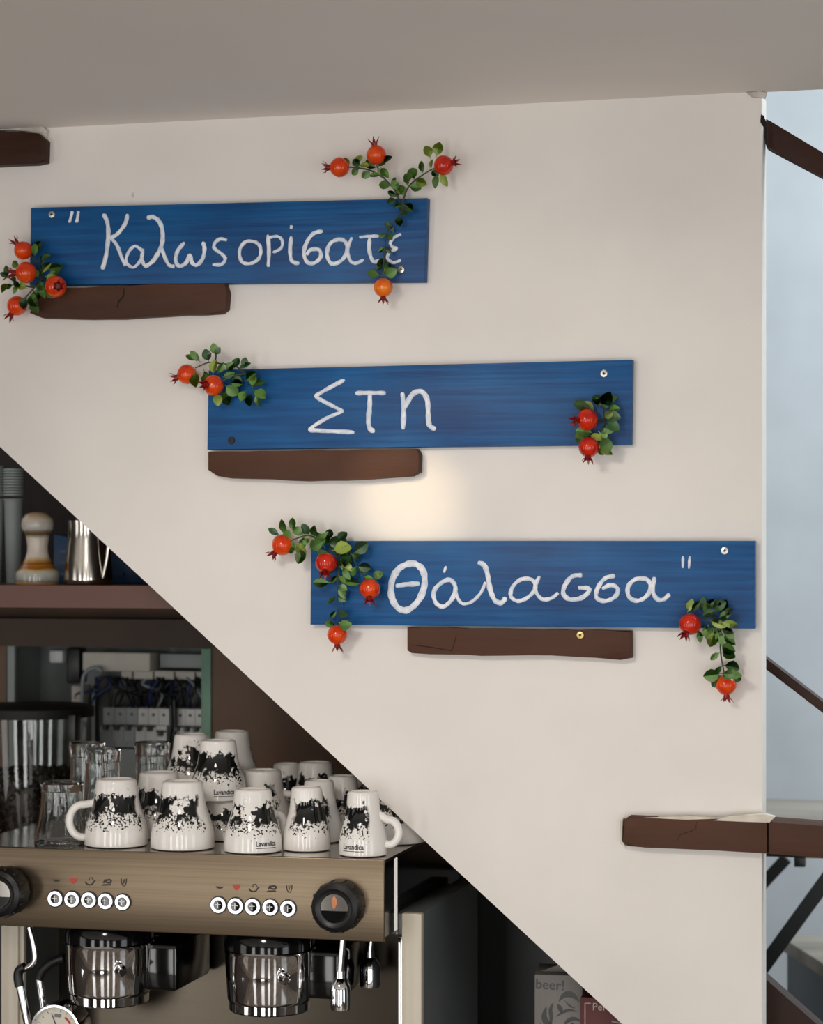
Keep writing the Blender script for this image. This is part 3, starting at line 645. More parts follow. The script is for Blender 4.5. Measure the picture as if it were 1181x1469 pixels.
# right end of the lowest sign
stF = [[(1024, 884, -0.018), (1010, 888, -0.024), (1000, 892, -0.030)], [(1024, 884, -0.018), (1034, 905, -0.022), (1034, 935, -0.018), (1040, 970, -0.018)], [(1024, 884, -0.018), (1014, 876, -0.022)]]
lvF = along(stF[1], 0.3, 0.98, 6, 20, shades=(0, 0, 1)) + [(986, 880, 70, 20, 2), (992, 878, 50, 18, 1), (1006, 878, 80, 20, 0), (1012, 876, 50, 20, 0), (1006, 884, 20, 22, 0), (1016, 882, 100, 16, 1), (1010, 896, -60, 20, 1), (1002, 902, -80, 18, 1), (1018, 890, -20, 24, 2), (1016, 896, -80, 26, 2), (1030, 888, 30, 22, 1), (1034, 892, -10, 22, 2),
       (1028, 900, -70, 24, 1), (1036, 900, -40, 22, 1), (1032, 880, 60, 20, 0), (1024, 904, -100, 22, 2), (1040, 884, 50, 14, 0), (1044, 896, 0, 10, 1), (1020, 872, 20, 22, 0), (1034, 966, -5, 28, 1), (1036, 966, 190, 24, 1), (1038, 962, -60, 14, 0)]
sprig((1024, 884), stF, [(990, 896, 16, (-0.3, 0.75, 0.65), 1, -0.032), (1042, 983, 15, (0.05, 1, 0.1), 0, -0.018)], lvF, 'pomegranate sprig with two fruits trailing below the right end of the lowest sign')

# ================================================================== counter and espresso machine
YM = -0.08
MT = P(550, 1234, YM).z                    # top of the machine
MB = P(550, 1352, YM).z                    # lower edge of its front panel
XM1 = P(551, 1290, YM).x; XM0 = P(-62, 1290, YM).x
CT = MT - 0.47                             # worktop height
YMB = 0.27
counter = empty('bar_counter', (XM0, 0.1, 0))
box('worktop', XL + 0.01, P(990, 1400, 0.1).x, -0.20, BACK - 0.005, CT - 0.04, CT, M_darkbrown, counter, 0.002, (XM0, 0.1, 0))
box('counter_front', XL + 0.01, P(960, 1400, 0.1).x, -0.16, BACK - 0.01, 0.0, CT - 0.04, M_nook, counter, 0, (XM0, 0.1, 0))
tag(counter, 'brown bar counter below the espresso machine', 'counter')

mach = empty('espresso_machine', ((XM0 + XM1) / 2, 0.1, CT)); MO = Vector(mach.location)
tag(mach, 'two-group espresso machine with brushed steel front, cups stacked on top', 'coffee machine')
def mb(name, x0, x1, y0, y1, z0, z1, m, bevel=0.0, parent=mach): return box(name, x0, x1, y0, y1, z0, z1, m, parent, bevel, MO)
mb('front_panel', XM0, XM1, YM, YM + 0.006, MB, MT, M_panel, 0.0012)
mb('head_body', XM0 + 0.002, XM1 - 0.001, YM + 0.006, YMB, MB + 0.004, MT - 0.004, M_blackg)
mb('cup_tray', XM0, XM1, YM + 0.006, YMB, MT - 0.004, MT - 0.0005, M_steelp)
mb('panel_seam', XM1 - 0.001, XM1 + 0.0008, YM + 0.052, YM + 0.054, MB, MT - 0.004, M_steelp)
# columns
YB = -0.030
xr1 = P(605, 1400, YB).x; xr0 = P(576, 1400, YB).x; zc_ = P(605, 1311, YB).z
zlow = CT + 0.02
mb('side_column', xr0, xr1, YB, YB + 0.012, zlow, zc_, M_bodycream, 0.002)
mb('side_panel', xr0 + 0.001, xr1 - 0.0005, YB + 0.012, 0.245, zlow, zc_ - 0.0005, M_bodygrey, 0.001)
mb('column_trim', P(570, 1400, YB).x, xr0, YB + 0.004, YB + 0.012, zlow, P(576, 1345, YB).z, M_chrome, 0.001)
mb('head_bracket', P(557, 1330, YB).x, xr0 + 0.001, YB + 0.006, 0.2, P(576, 1342, YB).z, P(576, 1312, YB).z, M_bodygrey, 0.001)
xl0, xl1 = P(1, 1400, YB).x, P(26, 1400, YB).x
mb('side_column', xl0, xl1, YB, YB + 0.012, zlow, MB + 0.002, M_bodycream, 0.002)
mb('side_panel', xl0, xl1 - 0.001, YB + 0.012, 0.245, zlow, MB + 0.002, M_bodygrey)
mb('column_trim', xl1, P(32, 1400, YB).x, YB + 0.004, YB + 0.012, zlow, MB + 0.002, M_bodycream, 0.001)
mb('back_splash', xl1 - 0.001, xr0 + 0.001, 0.085, 0.10, zlow, MB + 0.004, M_splash)
mb('rear_housing', xl1 - 0.001, xr0 + 0.001, 0.10, 0.245, zlow, MB + 0.004, M_black)
mb('drip_tray', xl1, xr0, YM + 0.01, 0.085, CT + 0.015, CT + 0.06, M_steelp, 0.003)
mb('base', xl0, xr1, YM + 0.02, 0.245, CT + 0.0003, CT + 0.02, M_black)
# groups
GROUP = lathe_me([(0, 0), (0.0415, 0.0), (0.043, 0.0015), (0.0432, 0.010), (0.0446, 0.012), (0.0450, 0.014), (0.0467, 0.040), (0.0480, 0.062), (0.0495, 0.0655), (0.0475, 0.068), (0.0445, 0.070), (0, 0.070)], 64, 'group', 30)
GASK = lathe_me([(0, 0.066), (0.0485, 0.066), (0.0485, 0.077), (0.044, 0.085), (0, 0.085)], 48, 'gasket', 30)
for gx, gy, gp in ((157, 1444, -0.030), (387, 1456, -0.030)):
    c = P(gx, gy - 8, gp)
    g = link('group_head', GROUP, M_chrome, mach); g.location = c - MO
    h = link('gasket', GASK, M_blackg, g)
    zt = c.z + 0.085
    nb = link('filter_knob', lathe_me([(0, 0), (0.005, 0.0), (0.0065, 0.002), (0.0065, 0.007), (0.004, 0.010), (0.003, 0.014), (0, 0.014)], 20, 'knob'), M_chrome, g)
    nb.location = (0.027, -0.0385, 0.042); nb.rotation_euler = (PI / 2, 0, 0.55)
    hb = link('group_casting', box_me(-0.028, 0.028, -0.055, 0.055, 0, 0.052, 0.006, 'casting'), M_blackg, g)
    hb.location = (0.052, 0.050, 0.014)
# buttons with printed symbols
BR = S(150, YM)
RING = lathe_me([(0.0052, 0.0), (0.0052, 0.0026), (0.0058, 0.0034), (0.0078, 0.0034), (0.0082, 0.0026), (0.0082, 0.0)], 32, 'ring')
BEZ = lathe_me([(0.0078, 0), (0.0093, 0.0), (0.0093, 0.0018), (0.0084, 0.0022), (0.0078, 0.0022)], 32, 'bezel')
CAP = lathe_me([(0, 0.0030), (0.0048, 0.0028), (0.0054, 0.0018), (0.0054, 0)], 28, 'cap')
GLY = None
def glyph():
    bm = bmesh.new()
    add_box(bm, -0.0006, 0.0004, -0.0032, 0.003, 0.0029, 0.0034); add_box(bm, -0.0035, 0.003, 0.0004, 0.0011, 0.0029, 0.0034)
    return bm_mesh('mark', bm)
GLY = glyph()
def icon_me(kind):
    s = 0.006; bm = bmesh.new()
    def poly(pts):
        a = [bm.verts.new((x * s, 0, z * s)) for x, z in pts]; b = [bm.verts.new((x * s, 0.0004, z * s)) for x, z in pts]
        bm.faces.new(a); n = len(pts)
        for i in range(n): bm.faces.new((a[i], b[i], b[(i + 1) % n], a[(i + 1) % n]))
    def line(pts, w):
        for (x0, z0), (x1, z1) in zip(pts[:-1], pts[1:]):
            L_ = math.hypot(x1 - x0, z1 - z0) or 1; nx_, nz_ = -(z1 - z0) / L_ * w, (x1 - x0) / L_ * w
            poly([(x0 - nx_, z0 - nz_), (x1 - nx_, z1 - nz_), (x1 + nx_, z1 + nz_), (x0 + nx_, z0 + nz_)])
    if kind == 0: poly([(-0.75, 0.15), (0.75, 0.15), (0.5, -0.15), (0.2, -0.25), (-0.2, -0.25), (-0.5, -0.15)])
    if kind == 1: poly([(-0.75, 0.5), (0.75, 0.5), (0.6, 0.0), (0.3, -0.4), (0, -0.55), (-0.3, -0.4), (-0.6, 0.0)])
    if kind == 2:
        line([(-0.9, -0.1), (-0.6, -0.5), (-0.1, -0.65), (0.4, -0.5), (0.75, 0.0), (1.0, 0.2)], 0.13); line([(-0.2, 0.1), (-0.1, 0.6), (0.4, 0.7), (0.6, 0.2)], 0.07)
    if kind == 3:
        poly([(-1.0, -0.7), (0.9, -0.55), (0.7, -0.3), (-0.7, -0.4)]); line([(-0.6, -0.2), (-0.3, 0.4), (0.1, 0.3), (0.4, 0.5), (0.9, 0.3), (0.7, -0.1), (0.1, -0.1), (-0.3, 0.1)], 0.14)
    if kind == 4: line([(-0.5, 0.7), (-0.45, 0.0), (-0.2, -0.6), (0.2, -0.6), (0.45, 0.0), (0.5, 0.7)], 0.09); 
    if kind == 4: line([(-0.15, 0.6), (0.0, -0.2), (0.15, 0.6)], 0.05)
    return bm_mesh('icon', bm)
ICON = [icon_me(k) for k in range(5)]
M_icon = mat('icon_ink', (48, 38, 26), 0.5)
rows = [[(80, 1289), (104, 1290), (128, 1291), (152, 1292.5), (176.5, 1294)], [(314, 1298), (338.5, 1299.5), (363, 1300.5), (388.5, 1301.5), (414, 1303)]]
for row, iy in zip(rows, ((1263, 1264, 1264.5, 1265.5, 1266), (1273, 1273, 1274, 1274.5, 1275))):
    for k, (bx, by) in enumerate(row):
        c = P(bx, by, YM)
        bt = link('button', CAP, M_blackg, mach); bt.location = c - MO; bt.rotation_euler = (PI / 2, 0, 0)
        link('lit_ring', RING, M_lit, bt); link('bezel', BEZ, M_black, bt); link('mark', GLY, M_steel, bt)
        ic = link('icon', ICON[k], M_redcup if k == 1 else M_icon, mach)
        ic.location = P(bx + 1, iy[k], YM - 0.0004) - MO
# steam knobs
KN = lathe_me([(0, 0.034), (0.0160, 0.034), (0.0200, 0.0365), (0.0245, 0.034), (0.0262, 0.027), (0.0262, 0.010), (0.0235, 0.004), (0.020, 0.0)], 40, 'knob')
M_disc = mat('knob_disc_metal', (120, 116, 110), 0.2, 1.0)
def knob(px, py):
    k = link('steam_knob', KN, M_black, mach); k.location = P(px, py, YM) - MO; k.rotation_euler = (PI / 2, 0, 0)
    link('cap_disc', lathe_me([(0, 0.0352), (0.0145, 0.0350), (0.0152, 0.0342)], 36, 'disc'), M_disc, k)
    for i in range(14):
        g = link('grip_rib', box_me(-0.0012, 0.0012, -0.0008, 0.0010, 0.010, 0.029, 0.0004, 'rib', 1), M_black, k)
        a = 2 * PI * i / 14; g.location = (0.0262 * math.cos(a), 0.0262 * math.sin(a), 0); g.rotation_euler = (0, 0, a + PI / 2)
    # reflection painted on the disc: amber streak above a dark half
    h = [(0.0144 * math.cos(a), 0.0144 * math.sin(a)) for a in [math.radians(q) for q in range(190, 351, 10)]]
    bm = bmesh.new(); v = [bm.verts.new((x, y, 0.03535)) for x, y in h]; bm.faces.new(v); w = [bm.verts.new((x, y, 0.0350)) for x, y in h]
    for i in range(len(h)): bm.faces.new((v[i], w[i], w[(i + 1) % len(h)], v[(i + 1) % len(h)]))
    link('dark_reflection', bm_mesh('half', bm), M_blackg, k)
    bm = bmesh.new(); add_tube(bm, [(0, -0.0005, 0.0352), (0, 0.004, 0.0354), (0, 0.009, 0.0354), (0, 0.0122, 0.0352)], [0.0006, 0.0026, 0.0030, 0.001], 8)
    for vv in bm.verts: vv.co.z = 0.0352 + (vv.co.z - 0.0352) * 0.12
    link('amber_reflection', bm_mesh('amber', bm), M_amber, k)
knob(493, 1296); knob(16, 1276)
# steam and water wands on the right
def bell(px, py_top, py_bot, y, rpx, tube_top, name):
    s = S(px, y); a = P(px, py_bot, y); H = (py_bot - py_top) * s; R = rpx * s
    w = link(name, tube_me(smooth_path([P(tube_top[0], tube_top[1], y) - MO, P((px + tube_top[0]) / 2, (py_top + tube_top[1]) / 2, y) - MO, P(px, py_top + 3, y) - MO], 4), 5.0 * s, 12), M_chrome, mach, True)
    n = link('nozzle', lathe_me([(0, 0.002), (R * 0.8, 0.002), (R * 0.86, 0), (R * 0.95, 0.0005), (R, H * 0.12), (R, H * 0.5), (R * 0.92, H * 0.64), (R * 0.6, H * 0.78), (R * 0.44, H * 0.82), (R * 0.42, H), (0, H)], 32, 'nozzle', 25), M_chrome, w)
    n.location = a - MO
bell(488.5, 1393, 1449, -0.035, 14.5, (492, 1346), 'steam_wand')
bell(531, 1364, 1416, 0.03, 15, (534, 1330), 'water_wand')
# wands and grips on the left
yw = -0.055
def wand(pts, r, m, name, parent=mach, y=yw):
    return link(name, tube_me(smooth_path([P(a, b, y + (c if c else 0)) - MO for a, b, c in pts], 6), r, 14), m, parent, True)
w1 = wand([(42, 1330, 0), (47, 1350, 0), (50, 1374, 0), (46, 1384, 0), (34, 1390, 0)], 0.0030, M_chrome, 'steam_wand')
wand([(36, 1387, 0), (28, 1392, 0), (26, 1402, 0), (28, 1415, 0)], 0.0052, M_black, 'grip', w1)
wand([(28, 1412, 0), (34, 1440, 0), (42, 1480, 0)], 0.0044, M_chrome, 'wand_tip', w1)
w2 = wand([(92, 1374, 0.03), (74, 1381, 0.03), (60, 1394, 0.03), (56, 1405, 0.03)], 0.0048, M_black, 'hot_water_spout')
wand([(56, 1403, 0.03), (60, 1430, 0.03), (66, 1470, 0.03)], 0.0040, M_chrome, 'spout_tube', w2)
# pressure gauge
gc = P(85, 1477, -0.06); gR = 39 * S(85, -0.06)
ga = link('pressure_gauge', lathe_me([(gR * 0.86, 0.006), (gR * 0.90, 0.011), (gR * 0.97, 0.011), (gR, 0.008), (gR, -0.02), (0, -0.02)], 48, 'gauge'), M_chrome, mach); ga.location = gc - MO; ga.rotation_euler = (PI / 2, 0, 0)
link('dial', lathe_me([(0, 0.005), (gR * 0.87, 0.005), (gR * 0.87, 0.003)], 40, 'dial'), M_gaugeface, ga)
link('needle', tube_me([(0.003, -0.005, 0.0058), (-0.0065, 0.0185, 0.0058)], [0.0007, 0.0003], 6), M_blackg, ga)
link('scale_mark', box_me(-0.003, 0.0045, 0.0145, 0.018, 0.005, 0.0056), M_blackg, ga)
link('red_zone', tube_me([(0.0135 * 1.25 * math.cos(a), 0.0135 * 1.25 * math.sin(a), 0.0052) for a in [math.radians(q) for q in range(58, 24, -6)]], 0.0011, 6), M_gaugered, ga)
for q in range(0, 181, 20):
    a = math.radians(q)
    t_ = link('tick', box_me(-0.0014, 0.0014, -0.0002, 0.0002, 0.005, 0.0055), M_blackg, ga); t_.location = (gR * 0.74 * math.cos(a), gR * 0.74 * math.sin(a), 0); t_.rotation_euler = (0, 0, a)

# ================================================================== cups upside down on the machine
def prof_r(t):
    K = [(0, 1.0), (0.10, 1.0), (0.22, 0.985), (0.34, 0.94), (0.46, 0.855), (0.58, 0.765), (0.70, 0.71), (0.82, 0.675), (0.92, 0.65), (0.965, 0.635), (0.99, 0.60), (1.0, 0.55)]
    for (a, ra), (b, rb) in zip(K[:-1], K[1:]):
        if a <= t <= b: return ra + (rb - ra) * (t - a) / (b - a)
    return K[-1][1]
def cup_kind(R, H, key):
    prof = [(R * prof_r(t), H * t) for t in (0.012, 0.05, 0.1, 0.16, 0.22, 0.28, 0.34, 0.40, 0.46, 0.52, 0.58, 0.64, 0.70, 0.76, 0.82, 0.87, 0.92, 0.95, 0.965, 0.98, 0.99, 1.0)]
    w = 0.0032
    prof = [(0, H - 0.008), (R * 0.5, H - 0.008)] + [(max(r - w, 0.002), z) for r, z in reversed(prof[1:-4]) if z < H - 0.009] + [(R - w, 0.001), (R - w * 0.5, 0.0)] + prof + [(R * 0.50, H), (R * 0.47, H - 0.002), (0, H - 0.002)]
    body = lathe_me(prof, 48, 'cup_body_' + key, 50); body.materials.append(M_print)
    hz = H * 0.36; hr = 0.0155 if R > 0.033 else 0.0112
    pts = []
    for q in range(108, -112, -12):
        a = math.radians(q); pts.append((R * 0.93 + 0.004 + hr * 0.95 * math.cos(a), 0, hz + hr * 1.15 * math.sin(a)))
    pts = [(R * prof_r(0.62) - 0.003, 0, H * 0.64)] + pts[1:] + [(R * 0.97, 0, H * 0.13)]
    hd = tube_me(smooth_path(pts, 3), 0.0042, 10, name='cup_handle'); hd.materials.append(M_porc)
    for p in hd.polygons: p.use_smooth = True
    tx = text_mesh('Lavandica', H * 0.115, 'cup_lettering', 0.00018)
    bm = bmesh.new(); bm.from_mesh(tx)
    bmesh.ops.subdivide_edges(bm, edges=[e for e in bm.edges if e.calc_length() > 0.002], cuts=1)
    w_ = max(v.co.x for v in bm.verts) * 0.82
    for v in bm.verts:
        z = H * 0.12 + v.co.y; r = R * prof_r(z / H) + 0.0003; th_ = (v.co.x * 0.82 + 0.001) / R
        v.co = Vector((r * math.sin(th_), -r * math.cos(th_), z))
    n_ = 8; lo = []
    for i in range(n_ + 1):
        th_ = (0.001 + w_ * i / n_) / R; r = R * prof_r(0.085) + 0.0003
        lo.append((bm.verts.new((r * math.sin(th_), -r * math.cos(th_), H * 0.082)), bm.verts.new((r * math.sin(th_), -r * math.cos(th_), H * 0.092))))
    for a, b in zip(lo[:-1], lo[1:]): bm.faces.new((a[0], b[0], b[1], a[1]))
    bm.to_mesh(tx); bm.free(); tx.materials.clear(); tx.materials.append(M_ink)
    return dict(body=body, handle=hd, text=tx, R=R, H=H)
sM = S(250, YM)
KL = cup_kind(0.0345, 0.0715, 'large'); KM_ = cup_kind(0.0310, 0.0655, 'medium'); KS = cup_kind(0.0255, 0.0665, 'slim'); KT = cup_kind(0.0310, 0.0740, 'tall'); KE = cup_kind(0.0300, 0.0430, 'espresso')
def cup(kind, px, y, hrot, label, tier=None, text=True, trot=0.0, dz=0.0, upright=False):
    """hrot: direction of the handle (degrees, 0 = right in the photo, 90 = away, 180 = left, -90 = towards the camera); trot: turn of the printed name"""
    z = MT + 0.0002 if tier is None else tier
    c = P(px, 1200, y); root = empty('coffee_cup', (c.x, y, z + dz))
    b = link('cup_body', kind['body'], None, root); b.rotation_euler = (0, 0, math.radians(trot))
    h = link('handle', kind['handle'], None, root); h.rotation_euler = (0, 0, math.radians(hrot))
    if text:
        t = link('printed_name', kind['text'], None, root); t.rotation_euler = (0, 0, math.radians(trot))
    tag(root, label, 'cup', 'upturned cups on the espresso machine')
    return z + kind['H'] + 0.0003
cup(KL, 167, -0.030, 196, 'large printed white cup with its handle to the left, front row beside the glass', text=False, trot=10)
cup(KL, 262, -0.034, 100, 'large printed white cup in the front row, second from the left', text=False, trot=-8)
cup(KM_, 363, -0.040, 58, 'printed white cup in the front row above the right-hand buttons, third from the left', trot=22)
cup(KS, 440, -0.016, 112, 'slim printed white cup in the front row, second from the right', text=False, trot=35)
cup(KS, 521, -0.042, 2, 'slim printed white cup with its handle to the right, rightmost in the front row', trot=-40)
cup(KL, 228, 0.052, 80, 'printed white cup just behind the two leftmost front cups', text=False, trot=30)
t_ = cup(KE, 322, 0.052, 60, 'small espresso cup carrying a taller cup, behind the front row', text=False, trot=0)
cup(KM_, 313, 0.052, 90, 'printed white cup stacked highest, its name facing the front', tier=t_, trot=8)
t_ = cup(KE, 277, 0.125, 120, 'small espresso cup at the back carrying the highest cup on the left', text=False, trot=50)
cup(KM_, 275, 0.125, 130, 'printed white cup stacked high behind the highest front cup on its left', tier=t_, text=False, trot=20)
t_ = cup(KE, 344, 0.180, 70, 'small espresso cup at the very back under a plain stacked cup', text=False, trot=150)
cup(KM_, 333, 0.180, 90, 'plain side of a white cup stacked behind the highest cup on its right', tier=t_, text=False, trot=170)
cup(KL, 376, 0.105, 10, 'white cup with a sketchy grey print and its handle to the right, middle row', text=False, trot=-20)
cup(KS, 412, 0.238, 90, 'printed white cup at the back with only its top showing, left of the rear pair', text=False, trot=10)
cup(KT, 453, 0.188, 95, 'printed white cup at the back with only its top showing, right of the rear pair', text=False, trot=25)
cup(KS, 458, 0.056, 110, 'printed white cup in the second row behind the slim cup', text=False, trot=-30)
cup(KS, 492, 0.112, 100, 'printed white cup in the second row between the two slim cups', text=True, trot=-20)
cup(KS, 525, 0.172, 90, 'white cup at the back, peeping over the rightmost front cup', text=False, trot=60)
cup(KL, 566, 0.070, 60, 'shaded printed cup at the right edge of the machine, partly behind the white wall', text=False, trot=10)

# ================================================================== glasses
def glass_me(R, H, facets=10):
    # upturned tumbler: flared rim below, faceted waist, thick base on top
    def ring(bm, r, z, fac, seg=40):
        out = []
        for i in range(seg):
            a = 2 * PI * i / seg; k = 1 - fac * 0.05 * abs(math.sin(facets * a / 2)); out.append(bm.verts.new((r * k * math.cos(a), r * k * math.sin(a), z)))
        return out
    bm = bmesh.new(); seq = [(R * 1.0, 0.001, 0), (R * 0.99, H * 0.06, 0), (R * 0.92, H * 0.2, 0.6), (R * 0.82, H * 0.45, 1), (R * 0.76, H * 0.75, 1), (R * 0.78, H * 0.86, 0.4), (R * 0.80, H * 0.97, 0), (R * 0.76, H, 0)]
    rings = [ring(bm, *s) for s in seq]; inn = [ring(bm, *s) for s in [(R * 0.66, H * 0.84, 0), (R * 0.68, H * 0.6, 0), (R * 0.76, H * 0.4, 0), (R * 0.86, H * 0.2, 0), (R * 0.94, H * 0.05, 0), (R * 0.965, 0.0, 0)]]
    allr = rings
    def strip(A, B):
        for i in range(len(A)): bm.faces.new((A[i], A[(i + 1) % len(A)], B[(i + 1) % len(A)], B[i]))
    for A, B in zip(rings[:-1], rings[1:]): strip(A, B)
    bm.faces.new(rings[-1])
    for A, B in zip(inn[:-1], inn[1:]): strip(A, B)
    bm.faces.new(inn[0]); strip(inn[-1], rings[0])
    return bm_mesh('glass', bm, 30)
G1 = glass_me(0.030, 0.066); G2 = glass_me(0.026, 0.098)
for me, px, y, lab in ((G1, 89, -0.022, 'short faceted clear tumbler upside down at the front left of the machine'), (G2, 148, 0.030, 'taller faceted clear glass upside down right behind the leftmost cup'),
                       (G2, 126, 0.100, 'faceted clear glass upside down in front of the bean hopper'), (G2, 219, 0.130, 'faceted clear glass upside down below the fuse switches')):
    o = link('drinking_glass', me, M_glass); c = P(px, 1200, y); o.location = (c.x, y, MT + 0.0003)
    tag(o, lab, 'glass', 'upturned glasses on the espresso machine')

# ================================================================== coffee grinder with bean hopper
yg = 0.365; gx = P(48, 1100, yg).x; sg = S(52, yg)
gr = empty('coffee_grinder', (gx, yg, CT)); GO = Vector(gr.location); tag(gr, 'coffee grinder with black lid and clear hopper full of beans', 'coffee grinder')
M_lid = mat('matt_black_lid', (10, 10, 11), 0.65)
zl1 = P(52, 1010, yg).z; zl0 = P(52, 1025, yg).z; zhb = P(52, 1228, yg).z
R1 = 0.0690
hp = lathe_me([(0.040, zhb), (0.050, zhb + 0.02), (0.0600, zhb + 0.06), (0.0655, zhb + 0.11), (R1, zl0), (R1 - 0.002, zl0), (0.0635, zhb + 0.11), (0.058, zhb + 0.06), (0.048, zhb + 0.02), (0.038, zhb)], 48, 'hopper')
o = link('hopper', hp, M_glass, gr); o.location = (0, 0, -CT)
lid = link('lid', lathe_me([(0, zl1 + 0.0005), (0.074, zl1 - 0.001), (0.0775, zl1 - 0.004), (0.0775, zl0 - 0.002), (0.0705, zl0 - 0.002), (0.0705, zl1 - 0.006), (0, zl1 - 0.006)], 48, 'lid'), M_lid, gr); lid.location = (0, 0, -CT)
lt = link('latch', box_me(0.066, 0.0765, -0.045, -0.025, zl0 - 0.030, zl0 + 0.004, 0.002), M_black, lid)
zbt = P(52, 1104, yg).z
bm = bmesh.new(); rb = random.Random(3)
def rh(z):
    t = (z - zhb)
    for (a, ra), (b, rb_) in zip([(0, 0.038), (0.02, 0.048), (0.06, 0.058), (0.11, 0.0635)], [(0.02, 0.048), (0.06, 0.058), (0.11, 0.0635), (0.2, 0.068)]):
        if a <= t <= b: return ra + (rb_ - ra) * (t - a) / (b - a)
    return 0.038
core = [(0, zhb + 0.002)] + [(rh(z) - 0.007, z) for z in [zhb + 0.002 + (zbt - 0.006 - zhb) * k / 6 for k in range(7)]] + [(0, zbt - 0.004)]
seg = 20; rr = []
for i in range(900):
    if i < 260: r = 0.055 * math.sqrt(rb.random()); a = rb.random() * 2 * PI; z = zbt - 0.003 + rb.uniform(-0.003, 0.003)
    else: z = rb.uniform(zhb + 0.02, zbt - 0.003); a = rb.random() * 2 * PI; r = rh(z) - 0.005
    m4 = Matrix.Translation((r * math.cos(a), r * math.sin(a), z - CT)) @ Matrix.Rotation(rb.random() * 6, 4, Vector((rb.uniform(-1, 1), rb.uniform(-1, 1), rb.uniform(-1, 1))).normalized()) @ Matrix.Diagonal((0.0052, 0.0036, 0.0026, 1))
    bmesh.ops.create_icosphere(bm, subdivisions=1, radius=1.0, matrix=m4)
me = bpy.data.meshes.new('beans'); bm.to_mesh(me); bm.free()
for p in me.polygons: p.use_smooth = True
o = link('coffee_beans', me, M_bean, gr); o['kind'] = 'stuff'
o = link('bean_core', lathe_me(core, 24, 'core'), M_bean, gr); o.location = (0, 0, -CT)
box('grinder_body', -0.075, 0.075, -0.075, 0.075, 0.0005, zhb - CT, M_black, gr, 0.006)

# ================================================================== shelf above, with its things
ysf = 0.13; zs1 = P(120, 840, ysf).z; zs0 = P(120, 872, ysf).z
sx1 = e0.x + (zs0 - e0.z) / sl
pts = [(P(-250, 850, ysf).x, zs0), (e0.x + (zs0 - e0.z) / sl - 0.002, zs0), (e0.x + (zs1 - e0.z) / sl - 0.002, zs1), (P(-250, 850, ysf).x, zs1)]
shelf = tag(link('wall_shelf', prism_me(pts, ysf, BACK - 0.001, 0.0, 'shelf'), M_shelf), 'brown wooden shelf in the nook under the stairs', 'shelf')
zr1 = P(120, 888, 0.40).z; zr0 = P(120, 928, 0.40).z
pts = [(P(-250, 850, 0.4).x, zr0), (e0.x + (zr0 - e0.z) / sl - 0.002, zr0), (e0.x + (zr1 - e0.z) / sl - 0.002, zr1), (P(-250, 850, 0.4).x, zr1)]
struct(link('trim_1', prism_me(pts, 0.40, BACK - 0.001, 0, 'trim'), M_soffit))
# added dark sheet, paints the nook's shade above the shelf
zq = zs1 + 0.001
struct(link('shelf_shade_sheet', prism_me([(P(-250, 850, 0.44).x, zq), (e0.x + (zq - e0.z) / sl - 0.004, zq), (e0.x + (ZC - 0.05 - e0.z) / sl - 0.004, ZC - 0.05), (P(-250, 850, 0.44).x, ZC - 0.05)], 0.45, BACK - 0.001, 0, 'backing'), mat('nook_shade', (34, 25, 20), 0.7)))
# stoneware tamper
yp = 0.175; s = S(55, yp); c = P(54, 838, yp); H = 104 * s
prof = [(0, 0), (31, 0), (32, 3), (31.5, 14), (31, 18), (27, 22), (22, 30), (17.5, 38), (15, 48), (14.8, 56), (16, 65), (17.5, 72), (19, 74), (22.5, 80), (23.5, 86), (22.5, 94), (17, 101), (9, 104), (0, 105)]
o = link('ceramic_tamper', lathe_me([(r * s, z * s) for r, z in prof], 40, 'tamper', 60), M_glaze); o.location = (c.x, yp, zs1 + 0.0002)
tag(o, 'stoneware tamper with round head and ochre glaze bands on the shelf', 'tamper')
# milk pitcher
yp = 0.178; s = S(125, yp); c = P(127, 838, yp)
pt = empty('milk_pitcher', (c.x, yp, zs1 + 0.0003)); tag(pt, 'polished steel milk pitcher on the shelf', 'pitcher')
link('pitcher_body', lathe_me([(0, 0.001), (33 * s, 0.0), (35 * s, 2 * s), (35 * s, 10 * s), (33 * s, 35 * s), (29.5 * s, 65 * s), (29 * s, 84 * s), (30 * s, 92 * s), (28.5 * s, 92 * s), (27.5 * s, 80 * s), (31 * s, 30 * s), (33 * s, 6 * s), (0, 5 * s)], 48, 'pitcher', 50), M_steelp, pt)
hpth = [(26 * s, 0, 70 * s), (40 * s, 0, 74 * s), (46 * s, 0, 66 * s), (42 * s, 0, 38 * s), (37 * s, 0, 20 * s), (34 * s, 0, 10 * s)]
ho = link('handle', tube_me(smooth_path(hpth, 5), 0.0028, 8), M_steelp, pt, True); ho.rotation_euler = (0, 0, -0.5)
# stacks of clear plastic cups
for px, n, lab in ((-8, 12, 'tall stack of clear plastic cups at the left edge of the shelf'), (20, 11, 'second tall stack of clear plastic cups on the shelf, beside the tamper')):
    yp = 0.30; c = P(px, 830, yp); s = S(px, yp)
    st = empty('plastic_cup_stack', (c.x, yp, zs1 + 0.0003)); tag(st, lab, 'cup stack', 'stacks of clear plastic cups')
    me = lathe_me([(0, 0.001), (11 * s, 0.0), (14 * s, 118 * s), (15 * s, 119 * s), (15 * s, 121 * s), (13.2 * s, 121 * s), (10.2 * s, 0.002), (0, 0.002)], 20, 'plastic_cup'); me.materials.append(M_greyplastic)
    o = link('plastic_cup', me, None, st)
    for k in range(1, n):
        o = link('cup_rim', lathe_me([(13.4 * s, 0), (15.2 * s, 0.0003), (15.2 * s, 3 * s), (13.4 * s, 3 * s)], 20, 'rim') if k == 1 else rim, M_greyplastic, st); rim = o.data
        o.location = (0, 0, (121 + 4 * k) * s)
